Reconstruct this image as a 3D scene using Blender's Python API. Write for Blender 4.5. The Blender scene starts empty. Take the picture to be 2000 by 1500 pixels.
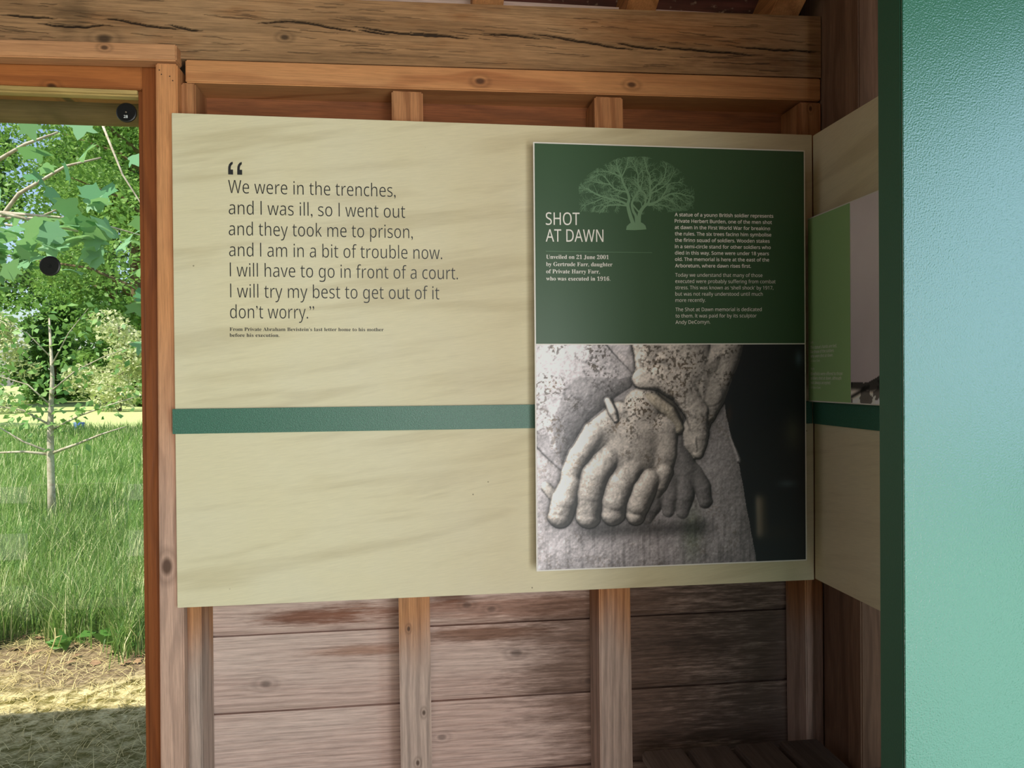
import bpy, bmesh, math, random
import numpy as np
from mathutils import Vector, Matrix

SC = bpy.context.scene
COL = SC.collection

# ------------------------------------------------------------------ camera
def cam_axes(yaw, pitch, roll):
    fw = np.array([-math.sin(yaw)*math.cos(pitch), math.cos(yaw)*math.cos(pitch), math.sin(pitch)])
    r0 = np.cross(fw, [0, 0, 1]); r0 /= np.linalg.norm(r0)
    u0 = np.cross(r0, fw)
    r = math.cos(roll)*r0 + math.sin(roll)*u0
    u = -math.sin(roll)*r0 + math.cos(roll)*u0
    return r, u, fw
_R, _U, _F = cam_axes(-math.radians(7.33), math.radians(-0.46), math.radians(-0.46))
cd = bpy.data.cameras.new('camera'); cam = bpy.data.objects.new('camera', cd); COL.objects.link(cam)
cd.sensor_width = 36; cd.lens = 27.0; cd.clip_start = 0.05; cd.clip_end = 400
cam.matrix_world = Matrix(((_R[0], _U[0], -_F[0], 0), (_R[1], _U[1], -_F[1], 0), (_R[2], _U[2], -_F[2], 1.45), (0, 0, 0, 1)))
SC.camera = cam

# ------------------------------------------------------------------ sky, sun, daylight at the doorways, added fill, exposure
SC.view_settings.view_transform = 'Standard'; SC.view_settings.look = 'None'
SC.view_settings.gamma = 1.0; SC.view_settings.use_curve_mapping = False
SC.view_settings.exposure = 0.0
SC.cycles.use_denoising = True
SC.cycles.max_bounces = 10; SC.cycles.transparent_max_bounces = 12
SC.cycles.sample_clamp_indirect = 6.0

w = bpy.data.worlds.new('sky'); SC.world = w; w.use_nodes = True
wn = w.node_tree.nodes; wl = w.node_tree.links
sky = wn.new('ShaderNodeTexSky'); sky.sky_type = 'NISHITA'; sky.sun_disc = False
sky.sun_elevation = math.radians(52); sky.sun_rotation = math.radians(228); sky.air_density = 1.0; sky.dust_density = 1.5
wl.new(sky.outputs[0], wn['Background'].inputs[0]); wn['Background'].inputs[1].default_value = 0.22

def lamp(name, kind, loc, aim, energy, color, **kw):
    d = bpy.data.lights.new(name, kind); d.energy = energy; d.color = color
    for k, v in kw.items(): setattr(d, k, v)
    o = bpy.data.objects.new(name, d); COL.objects.link(o); o.location = loc
    o.rotation_euler = Vector(aim).to_track_quat('-Z', 'Y').to_euler()
    return o
lamp('sun', 'SUN', (-4, -6, 9), (0.50, 0.44, -0.95), 7.0, (1.0, 0.95, 0.84), angle=math.radians(0.6))
# daylight coming in through the right-hand rear doorway; added wide fill beside it
lamp('doorway_daylight', 'AREA', (0.93, -1.55, 0.90), (0, 1, 0), 45, (0.91, 0.96, 1.0), shape='RECTANGLE', size=0.56, size_y=1.6)
lamp('wide_rear_fill', 'AREA', (0.06, -1.55, 1.55), (0, 1, 0), 36, (1.0, 0.97, 0.92), shape='RECTANGLE', size=1.1, size_y=1.0)  # added fill lamp, softens the falloff towards the right corner
# the side doorway in the right wall: sky above, lawn below
lamp('side_doorway_sky', 'AREA', (1.215, -0.08, 1.66), (-1, 0, 0), 28, (0.58, 0.74, 1.0), shape='RECTANGLE', size=1.5, size_y=0.80)
lamp('side_doorway_lawn', 'AREA', (1.215, -0.08, 0.66), (-1, 0, 0), 27, (0.58, 1.0, 0.93), shape='RECTANGLE', size=1.5, size_y=1.10)

# ------------------------------------------------------------------ helpers
def lin(r, g, b):
    f = lambda c: (c/255/12.92) if c <= 10 else (((c/255)+0.055)/1.055)**2.4
    return (f(r), f(g), f(b), 1.0)

def tag(o, label=None, cat=None, group=None, kind=None):
    if label: o['label'] = label
    if cat: o['category'] = cat
    if group: o['group'] = group
    if kind: o['kind'] = kind
    return o

def empty(name, loc, label, cat, group=None):
    o = bpy.data.objects.new(name, None); COL.objects.link(o); o.location = loc
    o.empty_display_size = 0.1
    return tag(o, label, cat, group)

def mesh_np(name, verts, faces, mat, parent=None, origin=(0, 0, 0), smooth=False):
    """verts Nx3 world coordinates, faces list or NxK array"""
    v = np.asarray(verts, dtype=np.float64).reshape(-1, 3)
    org = np.asarray(origin, dtype=float)
    me = bpy.data.meshes.new(name)
    if isinstance(faces, np.ndarray):
        n, k = faces.shape
        me.vertices.add(len(v)); me.vertices.foreach_set('co', (v-org).astype(np.float32).ravel())
        me.loops.add(n*k); me.loops.foreach_set('vertex_index', faces.astype(np.int32).ravel())
        me.polygons.add(n); me.polygons.foreach_set('loop_start', np.arange(0, n*k, k, dtype=np.int32))
        me.update(calc_edges=True)
    else:
        me.from_pydata((v-org).tolist(), [], faces); me.update()
    if mat: me.materials.append(mat)
    if smooth: me.polygons.foreach_set('use_smooth', [True]*len(me.polygons))
    o = bpy.data.objects.new(name, me); COL.objects.link(o)
    if parent:
        o.parent = parent; o.location = Vector(org) - parent_world(parent)
    else:
        o.location = org
    return o

def parent_world(p):
    l = Vector(p.location)
    q = p.parent
    while q: l = l + Vector(q.location); q = q.parent
    return l

BOXF = [(0, 3, 2, 1), (4, 5, 6, 7), (0, 1, 5, 4), (1, 2, 6, 5), (2, 3, 7, 6), (3, 0, 4, 7)]
def box_v(x0, x1, y0, y1, z0, z1):
    return [(x0, y0, z0), (x1, y0, z0), (x1, y1, z0), (x0, y1, z0), (x0, y0, z1), (x1, y0, z1), (x1, y1, z1), (x0, y1, z1)]

class MB:
    def __init__(s): s.v = []; s.f = []
    def add(s, v, f):
        n = len(s.v); s.v += [tuple(a) for a in v]; s.f += [tuple(i+n for i in q) for q in f]; return s
    def box(s, *a): return s.add(box_v(*a), BOXF)
    def tube(s, pts, radii, n=8, caps=True):
        pts = [Vector(p) for p in pts]; base = len(s.v); prev = None
        for i, p in enumerate(pts):
            d = (pts[min(i+1, len(pts)-1)] - pts[max(i-1, 0)]).normalized()
            if prev is None:
                a = d.orthogonal().normalized()
            else:
                a = (prev - d*prev.dot(d)).normalized()
            prev = a; b = d.cross(a)
            for k in range(n):
                t = 2*math.pi*k/n
                s.v.append(tuple(p + (a*math.cos(t) + b*math.sin(t))*radii[i]))
        for i in range(len(pts)-1):
            for k in range(n):
                k2 = (k+1) % n
                s.f.append((base+i*n+k, base+i*n+k2, base+(i+1)*n+k2, base+(i+1)*n+k))
        if caps:
            s.f.append(tuple(base+k for k in reversed(range(n))))
            s.f.append(tuple(base+(len(pts)-1)*n+k for k in range(n)))
        return s
    def build(s, name, mat, parent=None, bevel=0, smooth=False, origin=None):
        v = np.array(s.v)
        if origin is None: origin = (v.min(0)+v.max(0))/2
        o = mesh_np(name, v, s.f, mat, parent, origin, smooth)
        if bevel:
            bm = bmesh.new(); bm.from_mesh(o.data)
            bmesh.ops.bevel(bm, geom=bm.edges[:], offset=bevel, segments=2, affect='EDGES', clamp_overlap=True)
            bm.to_mesh(o.data); bm.free()
        return o

def block(name, x0, x1, y0, y1, z0, z1, mat, parent=None, bevel=0.003):
    return MB().box(x0, x1, y0, y1, z0, z1).build(name, mat, parent, bevel)

def slab(name, x0, x1, y0, y1, zb, zt, mat, parent=None, bevel=0.003):
    """horizontal timber whose bottom and top run as zb(x), zt(x)"""
    v = [(x0, y0, zb(x0)), (x1, y0, zb(x1)), (x1, y1, zb(x1)), (x0, y1, zb(x0)), (x0, y0, zt(x0)), (x1, y0, zt(x1)), (x1, y1, zt(x1)), (x0, y1, zt(x0))]
    return MB().add(v, BOXF).build(name, mat, parent, bevel)

# ------------------------------------------------------------------ node helpers
class NT:
    def __init__(s, name):
        s.m = bpy.data.materials.new(name); s.m.use_nodes = True
        s.t = s.m.node_tree; s.n = s.t.nodes; s.l = s.t.links
        s.b = s.n['Principled BSDF']; s.out = s.n['Material Output']
    def put(s, sock, v):
        if hasattr(v, 'links') or isinstance(v, bpy.types.NodeSocket): s.l.new(v, sock)
        elif isinstance(v, (tuple, list)) and len(v) == 3 and sock.type == 'RGBA': sock.default_value = (*v, 1)
        else: sock.default_value = v
    def node(s, t, ins=None, **kw):
        n = s.n.new(t)
        for k, v in kw.items(): setattr(n, k, v)
        for k, v in (ins or {}).items(): s.put(n.inputs[k], v)
        return n
    def math(s, op, a, b=0.0, c=None, clamp=False):
        n = s.node('ShaderNodeMath', {0: a, 1: b}, operation=op, use_clamp=clamp)
        if c is not None: s.put(n.inputs[2], c)
        return n.outputs[0]
    def vmath(s, op, a, b=(0, 0, 0)):
        n = s.node('ShaderNodeVectorMath', {0: a, 1: b}, operation=op)
        return n.outputs['Value'] if op in ('LENGTH', 'DISTANCE', 'DOT_PRODUCT') else n.outputs[0]
    def mix(s, f, a, b, blend='MIX'):
        n = s.node('ShaderNodeMix', data_type='RGBA', blend_type=blend)
        s.put(n.inputs[0], f); s.put(n.inputs[6], a); s.put(n.inputs[7], b)
        return n.outputs[2]
    def rng(s, v, a, b, c=0.0, d=1.0, smooth=False):
        n = s.node('ShaderNodeMapRange', {0: v, 1: a, 2: b, 3: c, 4: d}, interpolation_type='SMOOTHSTEP' if smooth else 'LINEAR')
        return n.outputs[0]
    def noise(s, vec, scale, detail=3.0, rough=0.55, dist=0.0):
        n = s.node('ShaderNodeTexNoise', {'Scale': scale, 'Detail': detail, 'Roughness': rough, 'Distortion': dist})
        s.l.new(vec, n.inputs['Vector']); return n.outputs['Fac']
    def comb(s, x, y, z):
        n = s.node('ShaderNodeCombineXYZ', {0: x, 1: y, 2: z}); return n.outputs[0]
    def sep(s, v):
        n = s.node('ShaderNodeSeparateXYZ', {0: v}); return n.outputs
    def bump(s, h, strength=0.3, dist=0.002):
        n = s.node('ShaderNodeBump', {'Strength': strength, 'Distance': dist, 'Height': h})
        s.l.new(n.outputs[0], s.b.inputs['Normal']); return n
    def done(s, color=None, rough=0.5, spec=0.5, **kw):
        if color is not None: s.put(s.b.inputs['Base Color'], color)
        s.put(s.b.inputs['Roughness'], rough); s.put(s.b.inputs['Specular IOR Level'], spec)
        for k, v in kw.items(): s.put(s.b.inputs[k], v)
        return s.m

def flat(name, rgb, rough=0.5, spec=0.5):
    t = NT(name); return t.done(lin(*rgb), rough, spec)

def wood(name, base, dark, light, axis='X', ring=90.0, ring_amt=0.45, knots=(), grey=None, greyz=None, stain_shade=None, rough=0.62,
         fibre=1.0, island=False, warp=0.03, spec=0.3, bump=0.35, patch=None, kamt=0.85):
    """sawn softwood: grain runs along `axis`; knots = (x, z, radius) in place coordinates on an upright face"""
    t = NT(name)
    tc = t.node('ShaderNodeTexCoord'); geo = t.node('ShaderNodeNewGeometry'); oi = t.node('ShaderNodeObjectInfo')
    rnd = oi.outputs['Random']
    if island: rnd = t.math('ADD', rnd, geo.outputs['Random Per Island'])
    off = t.math('MULTIPLY', rnd, 37.0)
    P = t.sep(tc.outputs['Object'] if not island else geo.outputs['Position'])
    idx = {'X': (0, 1, 2), 'Y': (1, 0, 2), 'Z': (2, 1, 0)}[axis]
    L = t.math('ADD', P[idx[0]], off); A = t.math('ADD', P[idx[1]], t.math('MULTIPLY', rnd, 3.1)); B = t.math('ADD', P[idx[2]], t.math('MULTIPLY', rnd, 1.7))
    lo = t.noise(t.comb(t.math('MULTIPLY', L, 0.9), t.math('MULTIPLY', A, 4.0), t.math('MULTIPLY', B, 4.0)), 1.6, 2.0, 0.5)
    mid = t.noise(t.comb(t.math('MULTIPLY', L, 2.0), t.math('MULTIPLY', A, 14.0), t.math('MULTIPLY', B, 14.0)), 1.0, 3.0, 0.6)
    r = t.math('ADD', t.math('MULTIPLY', A, 0.45), B)
    r = t.math('ADD', r, t.math('MULTIPLY', t.math('SUBTRACT', lo, 0.5), warp*8))
    r = t.math('ADD', r, t.math('MULTIPLY', t.math('SUBTRACT', mid, 0.5), warp*0.5))
    kmask = None
    W = t.sep(geo.outputs['Position'])
    for (kx, kz, kr) in knots:
        lx, lz = (0.62, 1.0) if axis == 'X' else (1.0, 0.62)
        dv = t.comb(t.math('MULTIPLY', t.math('SUBTRACT', W[0], kx), lx), 0.0, t.math('MULTIPLY', t.math('SUBTRACT', W[2], kz), lz))
        d = t.vmath('LENGTH', dv)
        g = t.rng(d, 0.0, kr*4.5, 1.0, 0.0, True)
        sgn = t.math('SUBTRACT', W[2] if axis == 'X' else W[0], kz if axis == 'X' else kx)
        push = t.math('MULTIPLY', t.math('MULTIPLY', g, g), t.rng(sgn, -kr, kr, kr*1.3, -kr*1.3))
        r = t.math('ADD', r, push)
        dn = t.math('ADD', d, t.math('MULTIPLY', t.math('SUBTRACT', mid, 0.5), kr*0.7))
        km = t.rng(dn, kr*0.35, kr*1.15, 1.0, 0.0, True)
        rim = t.math('MULTIPLY', t.math('SUBTRACT', 1.0, t.math('ABSOLUTE', t.rng(dn, kr*0.8, kr*2.2, -1.0, 1.0))), 0.35)
        rim = t.math('MAXIMUM', rim, 0.0)
        km = t.math('MAXIMUM', km, rim)
        kmask = km if kmask is None else t.math('MAXIMUM', kmask, km)
    s = t.math('SINE', t.math('MULTIPLY', r, ring*2*math.pi/3.0))
    s = t.rng(s, -0.2, 1.0, 0.0, 1.0, True)
    s = t.math('POWER', s, 1.6)
    fib = t.noise(t.comb(t.math('MULTIPLY', L, 7.0), t.math('MULTIPLY', A, 330.0), t.math('MULTIPLY', B, 330.0)), 1.0, 3.0, 0.6)
    fib2 = t.noise(t.comb(t.math('MULTIPLY', L, 17.0), t.math('MULTIPLY', A, 170.0), t.math('MULTIPLY', B, 170.0)), 1.0, 4.0, 0.65)
    col = t.mix(t.math('MULTIPLY', s, ring_amt), lin(*base), lin(*dark))
    col = t.mix(t.rng(lo, 0.45, 0.8, 0.0, 0.75), col, lin(*light))
    if patch: col = t.mix(t.rng(t.noise(t.comb(t.math('MULTIPLY', L, 1.6), A, t.math('MULTIPLY', B, 5.0)), 2.2, 3.0), 0.52, 0.72, 0.0, 0.8, True), col, lin(*patch))
    if grey:
        gz = t.math('ADD', W[2], t.math('MULTIPLY', t.math('SUBTRACT', lo, 0.5), 0.35))
        gm = t.rng(gz, greyz[0], greyz[1], 1.0, 0.0, True)
        col = t.mix(t.math('MULTIPLY', gm, 0.9), col, t.mix(t.math('MULTIPLY', s, ring_amt*0.8), lin(*grey), lin(*[c*0.72 for c in grey])))
    if stain_shade:
        for (sx, sz, rx, rz, c, amt) in stain_shade:
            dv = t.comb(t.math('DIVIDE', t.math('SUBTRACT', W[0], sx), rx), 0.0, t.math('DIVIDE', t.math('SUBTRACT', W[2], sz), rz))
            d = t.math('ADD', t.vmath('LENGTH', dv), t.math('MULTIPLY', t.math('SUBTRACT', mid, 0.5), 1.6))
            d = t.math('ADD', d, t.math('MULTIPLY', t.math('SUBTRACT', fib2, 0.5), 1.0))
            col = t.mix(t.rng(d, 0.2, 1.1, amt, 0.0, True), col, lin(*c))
    shade = t.rng(t.math('ADD', t.math('MULTIPLY', fib, 0.6), t.math('MULTIPLY', fib2, 0.4)), 0.3, 0.62, 1.0-0.42*fibre, 1.0+0.10*fibre)
    col = t.mix(1.0, col, t.node('ShaderNodeCombineColor', {0: shade, 1: shade, 2: shade}).outputs[0], 'MULTIPLY')
    tint = t.rng(rnd, 0.0, 1.0, 0.90, 1.08)
    col = t.mix(1.0, col, t.node('ShaderNodeCombineColor', {0: tint, 1: tint, 2: tint}).outputs[0], 'MULTIPLY')
    if kmask is not None: col = t.mix(t.math('MULTIPLY', kmask, kamt), col, lin(*[c*0.42 for c in dark]))
    h = t.math('ADD', t.math('MULTIPLY', fib, 0.5), t.math('MULTIPLY', fib2, 0.5))
    h = t.math('SUBTRACT', h, t.math('MULTIPLY', s, 0.35))
    t.bump(h, bump, 0.0015)
    return t.done(col, rough, spec)

# ------------------------------------------------------------------ materials
PINE_O = dict(base=(196, 134, 84), dark=(150, 86, 44), light=(206, 152, 104))
M = {}
M['beam'] = None
M['batten'] = wood('batten_pine', (202, 138, 86), (148, 82, 42), (204, 148, 98), 'X', 60, 0.5, knots=((0.1838, 2.2400, 0.010), (0.5982, 2.2470, 0.010)), fibre=0.7)
M['trim'] = wood('trim_pine', (196, 138, 92), (146, 92, 54), (206, 158, 116), 'X', 45, 0.4, knots=((-0.7443, 2.2685, 0.007),), fibre=0.8)
M['head'] = wood('head_redwood', (166, 98, 50), (122, 64, 28), (178, 110, 60), 'X', 50, 0.45, knots=((-0.8916, 2.19, 0.010),), fibre=0.6, rough=0.5)
M['jamb'] = wood('jamb_redwood', (142, 78, 36), (98, 48, 20), (150, 88, 44), 'Z', 60, 0.4, fibre=0.5, rough=0.45)
M['stop'] = wood('stop_pine', (190, 160, 98), (150, 118, 66), (200, 170, 110), 'X', 60, 0.3, fibre=0.6)
M['post'] = wood('post_pine', (202, 136, 84), (154, 90, 50), (206, 146, 98), 'Z', 70, 0.45, knots=((-0.615, 0.985, 0.016),), grey=(196, 160, 140), greyz=(1.0, 1.75), fibre=0.8)
M['stud'] = wood('stud_pine', (188, 128, 82), (140, 84, 46), (196, 146, 100), 'Z', 100, 0.6, warp=0.015, knots=((-0.0179, 0.79, 0.005), (0.0203, 0.5655, 0.006), (0.003, 0.4334, 0.006), (1.115, 2.2, 0.006)), grey=(188, 164, 150), greyz=(0.66, 0.86), fibre=0.9)
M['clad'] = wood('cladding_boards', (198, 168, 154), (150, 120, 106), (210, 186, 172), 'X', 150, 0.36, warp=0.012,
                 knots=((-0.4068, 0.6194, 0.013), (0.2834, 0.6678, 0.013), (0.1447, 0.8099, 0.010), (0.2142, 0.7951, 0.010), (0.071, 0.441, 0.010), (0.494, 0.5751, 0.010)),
                 stain_shade=((-0.30, 0.795, 0.22, 0.035, (112, 58, 28), 0.85), (-0.15, 0.70, 0.20, 0.02, (136, 84, 50), 0.6), (0.20, 0.73, 0.22, 0.025, (116, 72, 46), 0.75), (0.10, 0.835, 0.10, 0.03, (84, 48, 30), 0.8), (-0.2, 0.9, 0.5, 0.05, (90, 48, 28), 0.7), (0.3, 0.80, 0.5, 0.05, (136, 82, 54), 0.6), (0.62, 0.6, 0.42, 1.2, (98, 70, 54), 0.8), (1.15, 0.5, 0.62, 1.4, (72, 57, 49), 0.9)),  # last two entries: browner right-hand boards, with the corner's shade painted in
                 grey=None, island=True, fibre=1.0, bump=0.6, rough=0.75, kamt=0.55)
M['clad_top'] = wood('cladding_red', (136, 78, 44), (96, 52, 28), (146, 92, 54), 'X', 66, 0.5, fibre=1.0, rough=0.7)
M['rafter'] = wood('rafter_pine', (190, 128, 78), (140, 84, 44), (200, 146, 96), 'Y', 60, 0.5, fibre=0.8)
M['gable'] = wood('gable_boards', (128, 98, 78), (92, 66, 50), (144, 114, 94), 'Z', 60, 0.4, fibre=0.8, island=False)
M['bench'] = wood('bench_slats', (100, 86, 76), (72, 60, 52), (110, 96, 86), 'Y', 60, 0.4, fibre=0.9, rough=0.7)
M['log'] = wood('eave_log', (146, 124, 86), (100, 82, 56), (160, 138, 98), 'X', 40, 0.35, fibre=0.6, rough=0.8, patch=(92, 86, 52))

def beam_mat():
    t = NT('beam_oak')
    m = wood('beam_sawn', (168, 126, 86), (122, 88, 56), (184, 146, 106), 'X', 34, 0.45, knots=((-0.7588, 2.305, 0.016), (-0.3199, 2.3303, 0.009)), fibre=1.25, warp=0.02, bump=0.7, rough=0.8,
             patch=(150, 100, 58), stain_shade=((-0.83, 2.36, 0.06, 0.08, (92, 68, 42), 0.6), (0.70, 2.40, 0.30, 0.05, (150, 92, 46), 0.5), (0.95, 2.32, 0.3, 0.04, (112, 74, 46), 0.5)))
    bpy.data.materials.remove(t.m)
    nt = m.node_tree; b = nt.nodes['Principled BSDF']
    src = b.inputs['Base Color'].links[0].from_socket
    at = nt.nodes.new('ShaderNodeAttribute'); at.attribute_name = 'groove'
    mx = nt.nodes.new('ShaderNodeMix'); mx.data_type = 'RGBA'
    nt.links.new(at.outputs['Fac'], mx.inputs[0]); nt.links.new(src, mx.inputs[6]); mx.inputs[7].default_value = lin(38, 26, 16)
    nt.links.new(mx.outputs[2], b.inputs['Base Color'])
    return m
M['beam'] = beam_mat()

def roof_mat():
    t = NT('roof_boards')
    g = t.node('ShaderNodeNewGeometry'); p = t.sep(g.outputs['Position'])
    n = t.noise(t.comb(p[0], t.math('MULTIPLY', p[1], 9.0), t.math('MULTIPLY', p[2], 9.0)), 4.0, 4.0)
    n2 = t.noise(g.outputs['Position'], 40.0, 3.0)
    c = t.mix(t.rng(n, 0.35, 0.65), lin(104, 58, 50), lin(66, 38, 32))
    c = t.mix(t.rng(n2, 0.60, 0.72, 0, 0.6), c, lin(170, 140, 120))
    return t.done(c, 0.7, 0.3)
M['roof'] = roof_mat()

def ply_mat(name, base, streak, low):
    t = NT(name)
    g = t.node('ShaderNodeNewGeometry'); p = t.sep(g.outputs['Position'])
    u = t.math('ADD', p[0], t.math('MULTIPLY', p[1], -1.0)); z = p[2]
    zz = t.math('SUBTRACT', z, t.math('MULTIPLY', u, 0.13))
    wv = t.noise(t.comb(t.math('MULTIPLY', u, 0.9), 0.0, t.math('MULTIPLY', zz, 9.0)), 1.5, 3.0, 0.55, 0.4)
    wv2 = t.noise(t.comb(t.math('MULTIPLY', u, 3.0), 0.0, t.math('MULTIPLY', zz, 34.0)), 1.0, 3.0, 0.6)
    fine = t.noise(t.comb(t.math('MULTIPLY', u, 22.0), 0.0, t.math('MULTIPLY', zz, 420.0)), 1.0, 3.0, 0.6)
    blot = t.noise(g.outputs['Position'], 3.0, 3.0)
    c = t.mix(t.rng(wv, 0.50, 0.66, 0.0, 0.55, True), lin(*base), lin(*streak))
    c = t.mix(t.rng(wv2, 0.54, 0.74, 0.0, 0.35, True), c, lin(*streak))
    c = t.mix(t.rng(blot, 0.4, 0.7, 0.0, 0.25), c, lin(*low))
    sh = t.rng(fine, 0.35, 0.65, 0.955, 1.03)
    c = t.mix(1.0, c, t.node('ShaderNodeCombineColor', {0: sh, 1: sh, 2: sh}).outputs[0], 'MULTIPLY')
    v = t.node('ShaderNodeTexVoronoi', {'Scale': 26.0, 'Randomness': 1.0}); t.l.new(g.outputs['Position'], v.inputs['Vector'])
    gate = t.math('GREATER_THAN', t.sep(v.outputs['Color'])[0], 0.93)
    sp = t.math('MULTIPLY', t.rng(v.outputs['Distance'], 0.02, 0.07, 0.8, 0.0), gate)
    c = t.mix(sp, c, lin(84, 66, 44))
    t.bump(fine, 0.12, 0.0006)
    return t.done(c, 0.55, 0.35)
M['ply'] = ply_mat('cream_ply', (215, 202, 165), (188, 172, 134), (217, 210, 190))

def laminate(name, rgb, scale, strength, rough, ior=1.5, speck=0.0):
    t = NT(name)
    tc = t.node('ShaderNodeTexCoord')
    n = t.noise(tc.outputs['Object'], scale, 2.0, 0.5)
    c = lin(*rgb)
    if speck:
        n3 = t.noise(tc.outputs['Object'], 520.0, 2.0)
        c = t.mix(t.rng(n3, 0.52, 0.70, 0.0, speck), c, lin(*[min(255, x*1.7+20) for x in rgb]))
    t.bump(n, strength, 0.0012)
    return t.done(c, rough, 0.5, IOR=ior)
M['laminate'] = laminate('green_laminate', (28, 74, 54), 430.0, 0.62, 0.30, 1.6)
M['edge'] = laminate('green_laminate_edge', (12, 68, 46), 330.0, 0.2, 0.6)
M['stripe'] = laminate('green_strip', (52, 98, 78), 420.0, 0.5, 0.4, 1.5, 0.35)
M['print_white'] = flat('printed_white', (226, 220, 210), 0.45)
M['print_green'] = flat('printed_dark_green', (53, 83, 53), 0.42, 0.4)
M['print_tree'] = flat('printed_tree_green', (112, 146, 110), 0.45, 0.4)
M['print_green2'] = flat('printed_leaf_green', (150, 186, 124), 0.42, 0.4)
M['ink'] = flat('black_ink', (18, 17, 16), 0.5)
M['ink_brown'] = flat('dark_caption_ink', (30, 27, 24), 0.5)
M['white_ink'] = flat('white_ink', (236, 230, 220), 0.45)
M['rubber'] = flat('black_plastic', (17, 18, 18), 0.35)
M['chip'] = flat('white_marker_ink', (220, 220, 216), 0.5)

def attr_mat(name, attr, rough=0.45, spec=0.4):
    t = NT(name); a = t.node('ShaderNodeAttribute', attribute_name=attr)
    return t.done(a.outputs['Color'], rough, spec)
M['photo'] = attr_mat('photo_print', 'ink')

def glass_mat():
    t = NT('window_glass'); t.n.remove(t.b)
    tr = t.node('ShaderNodeBsdfTransparent', {0: (0.93, 0.95, 0.93, 1)}); gl = t.node('ShaderNodeBsdfGlossy', {0: (1, 1, 1, 1), 'Roughness': 0.0})
    fr = t.node('ShaderNodeFresnel', {'IOR': 1.5})
    f = t.math('MULTIPLY', fr.outputs[0], 1.3, clamp=True)
    mx = t.node('ShaderNodeMixShader', {0: f}); t.l.new(tr.outputs[0], mx.inputs[1]); t.l.new(gl.outputs[0], mx.inputs[2])
    t.l.new(mx.outputs[0], t.out.inputs[0]); return t.m
M['glass'] = glass_mat()

def ground_mat():
    t = NT('lawn_ground')
    g = t.node('ShaderNodeNewGeometry'); p = t.sep(g.outputs['Position'])
    n = t.noise(g.outputs['Position'], 0.9, 4.0); n2 = t.noise(g.outputs['Position'], 14.0, 5.0, 0.65); n3 = t.noise(g.outputs['Position'], 60.0, 4.0, 0.7)
    yy = t.math('ADD', p[1], t.math('MULTIPLY', t.math('SUBTRACT', n, 0.5), 1.2))
    straw = t.mix(t.rng(n3, 0.35, 0.65), lin(176, 158, 104), lin(232, 218, 168))
    moss_shade = t.mix(t.rng(n3, 0.35, 0.65), lin(90, 86, 34), lin(128, 114, 60))
    near = t.mix(t.math('MULTIPLY', t.rng(n2, 0.42, 0.58), t.rng(yy, 3.2, 3.8, 0.25, 1.0)), moss_shade, straw)  # mossier under the eave, which also paints its shade strip darker
    soil = t.mix(t.rng(n3, 0.4, 0.62), lin(96, 78, 60), lin(140, 118, 96))
    c = t.mix(t.rng(yy, 4.05, 4.35, 0, 0.85, True), near, soil)
    grass = t.mix(t.rng(n2, 0.35, 0.65), lin(62, 96, 38), lin(112, 140, 66))
    c = t.mix(t.rng(yy, 4.65, 5.05, 0, 1, True), c, grass)
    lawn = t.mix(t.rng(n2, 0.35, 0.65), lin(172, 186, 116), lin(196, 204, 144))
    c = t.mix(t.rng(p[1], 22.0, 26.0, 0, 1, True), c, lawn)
    c = t.mix(t.rng(p[1], -2.4, -2.6, 0, 1), c, lin(110, 150, 70))
    t.bump(n3, 0.35, 0.012)
    return t.done(c, 0.9, 0.15)
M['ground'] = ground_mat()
def noise_mat(name, a, b, scale, rough=0.85, spec=0.2, bump=0.3):
    t = NT(name); g = t.node('ShaderNodeNewGeometry'); n = t.noise(g.outputs['Position'], scale, 4.0, 0.65)
    t.bump(n, bump, 0.004)
    return t.done(t.mix(t.rng(n, 0.35, 0.65), lin(*a), lin(*b)), rough, spec)
M['path'] = noise_mat('pale_path', (196, 186, 172), (214, 206, 194), 30)
M['floor'] = noise_mat('gravel_floor', (120, 112, 100), (150, 140, 126), 50)
M['bark'] = noise_mat('grey_bark', (150, 138, 120), (104, 92, 76), 25, bump=0.6)
M['bark_pale'] = noise_mat('pale_bark', (206, 196, 176), (160, 148, 126), 20, bump=0.5)
M['bark_dark'] = noise_mat('brown_bark', (96, 82, 60), (128, 112, 84), 12, bump=0.6)
M['dead_leaf'] = noise_mat('dead_leaf', (128, 98, 72), (166, 134, 104), 9)
M['straw'] = noise_mat('dry_straw', (222, 206, 150), (190, 170, 112), 9)
M['blue'] = flat('blue_plastic', (70, 100, 190), 0.5)

def leaf_mat(name, a, b, trans=0.45, c=None):
    t = NT(name)
    at = t.node('ShaderNodeAttribute', attribute_name='var')
    col = t.mix(at.outputs['Fac'], lin(*a), lin(*b))
    if c: col = t.mix(t.rng(at.outputs['Fac'], 0.8, 0.9), col, lin(*c))
    t.done(col, 0.5, 0.4)
    tr = t.node('ShaderNodeBsdfTranslucent'); t.l.new(t.mix(0.5, col, lin(150, 192, 92)), tr.inputs[0])
    mx = t.node('ShaderNodeMixShader', {0: trans}); t.l.new(t.b.outputs[0], mx.inputs[1]); t.l.new(tr.outputs[0], mx.inputs[2])
    t.l.new(mx.outputs[0], t.out.inputs[0]); return t.m
M['leaf_maple'] = leaf_mat('maple_leaf', (98, 154, 108), (150, 196, 148), 0.4)
M['leaf_dark'] = leaf_mat('dark_leaf', (58, 98, 44), (112, 152, 74), 0.35)
M['leaf_mid'] = leaf_mat('mid_leaf', (84, 128, 56), (150, 184, 98), 0.4)
M['leaf_pale'] = leaf_mat('pale_leaf', (176, 186, 132), (226, 224, 186), 0.3)
M['leaf_young'] = leaf_mat('young_leaf', (104, 152, 84), (160, 196, 116), 0.4)
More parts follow.
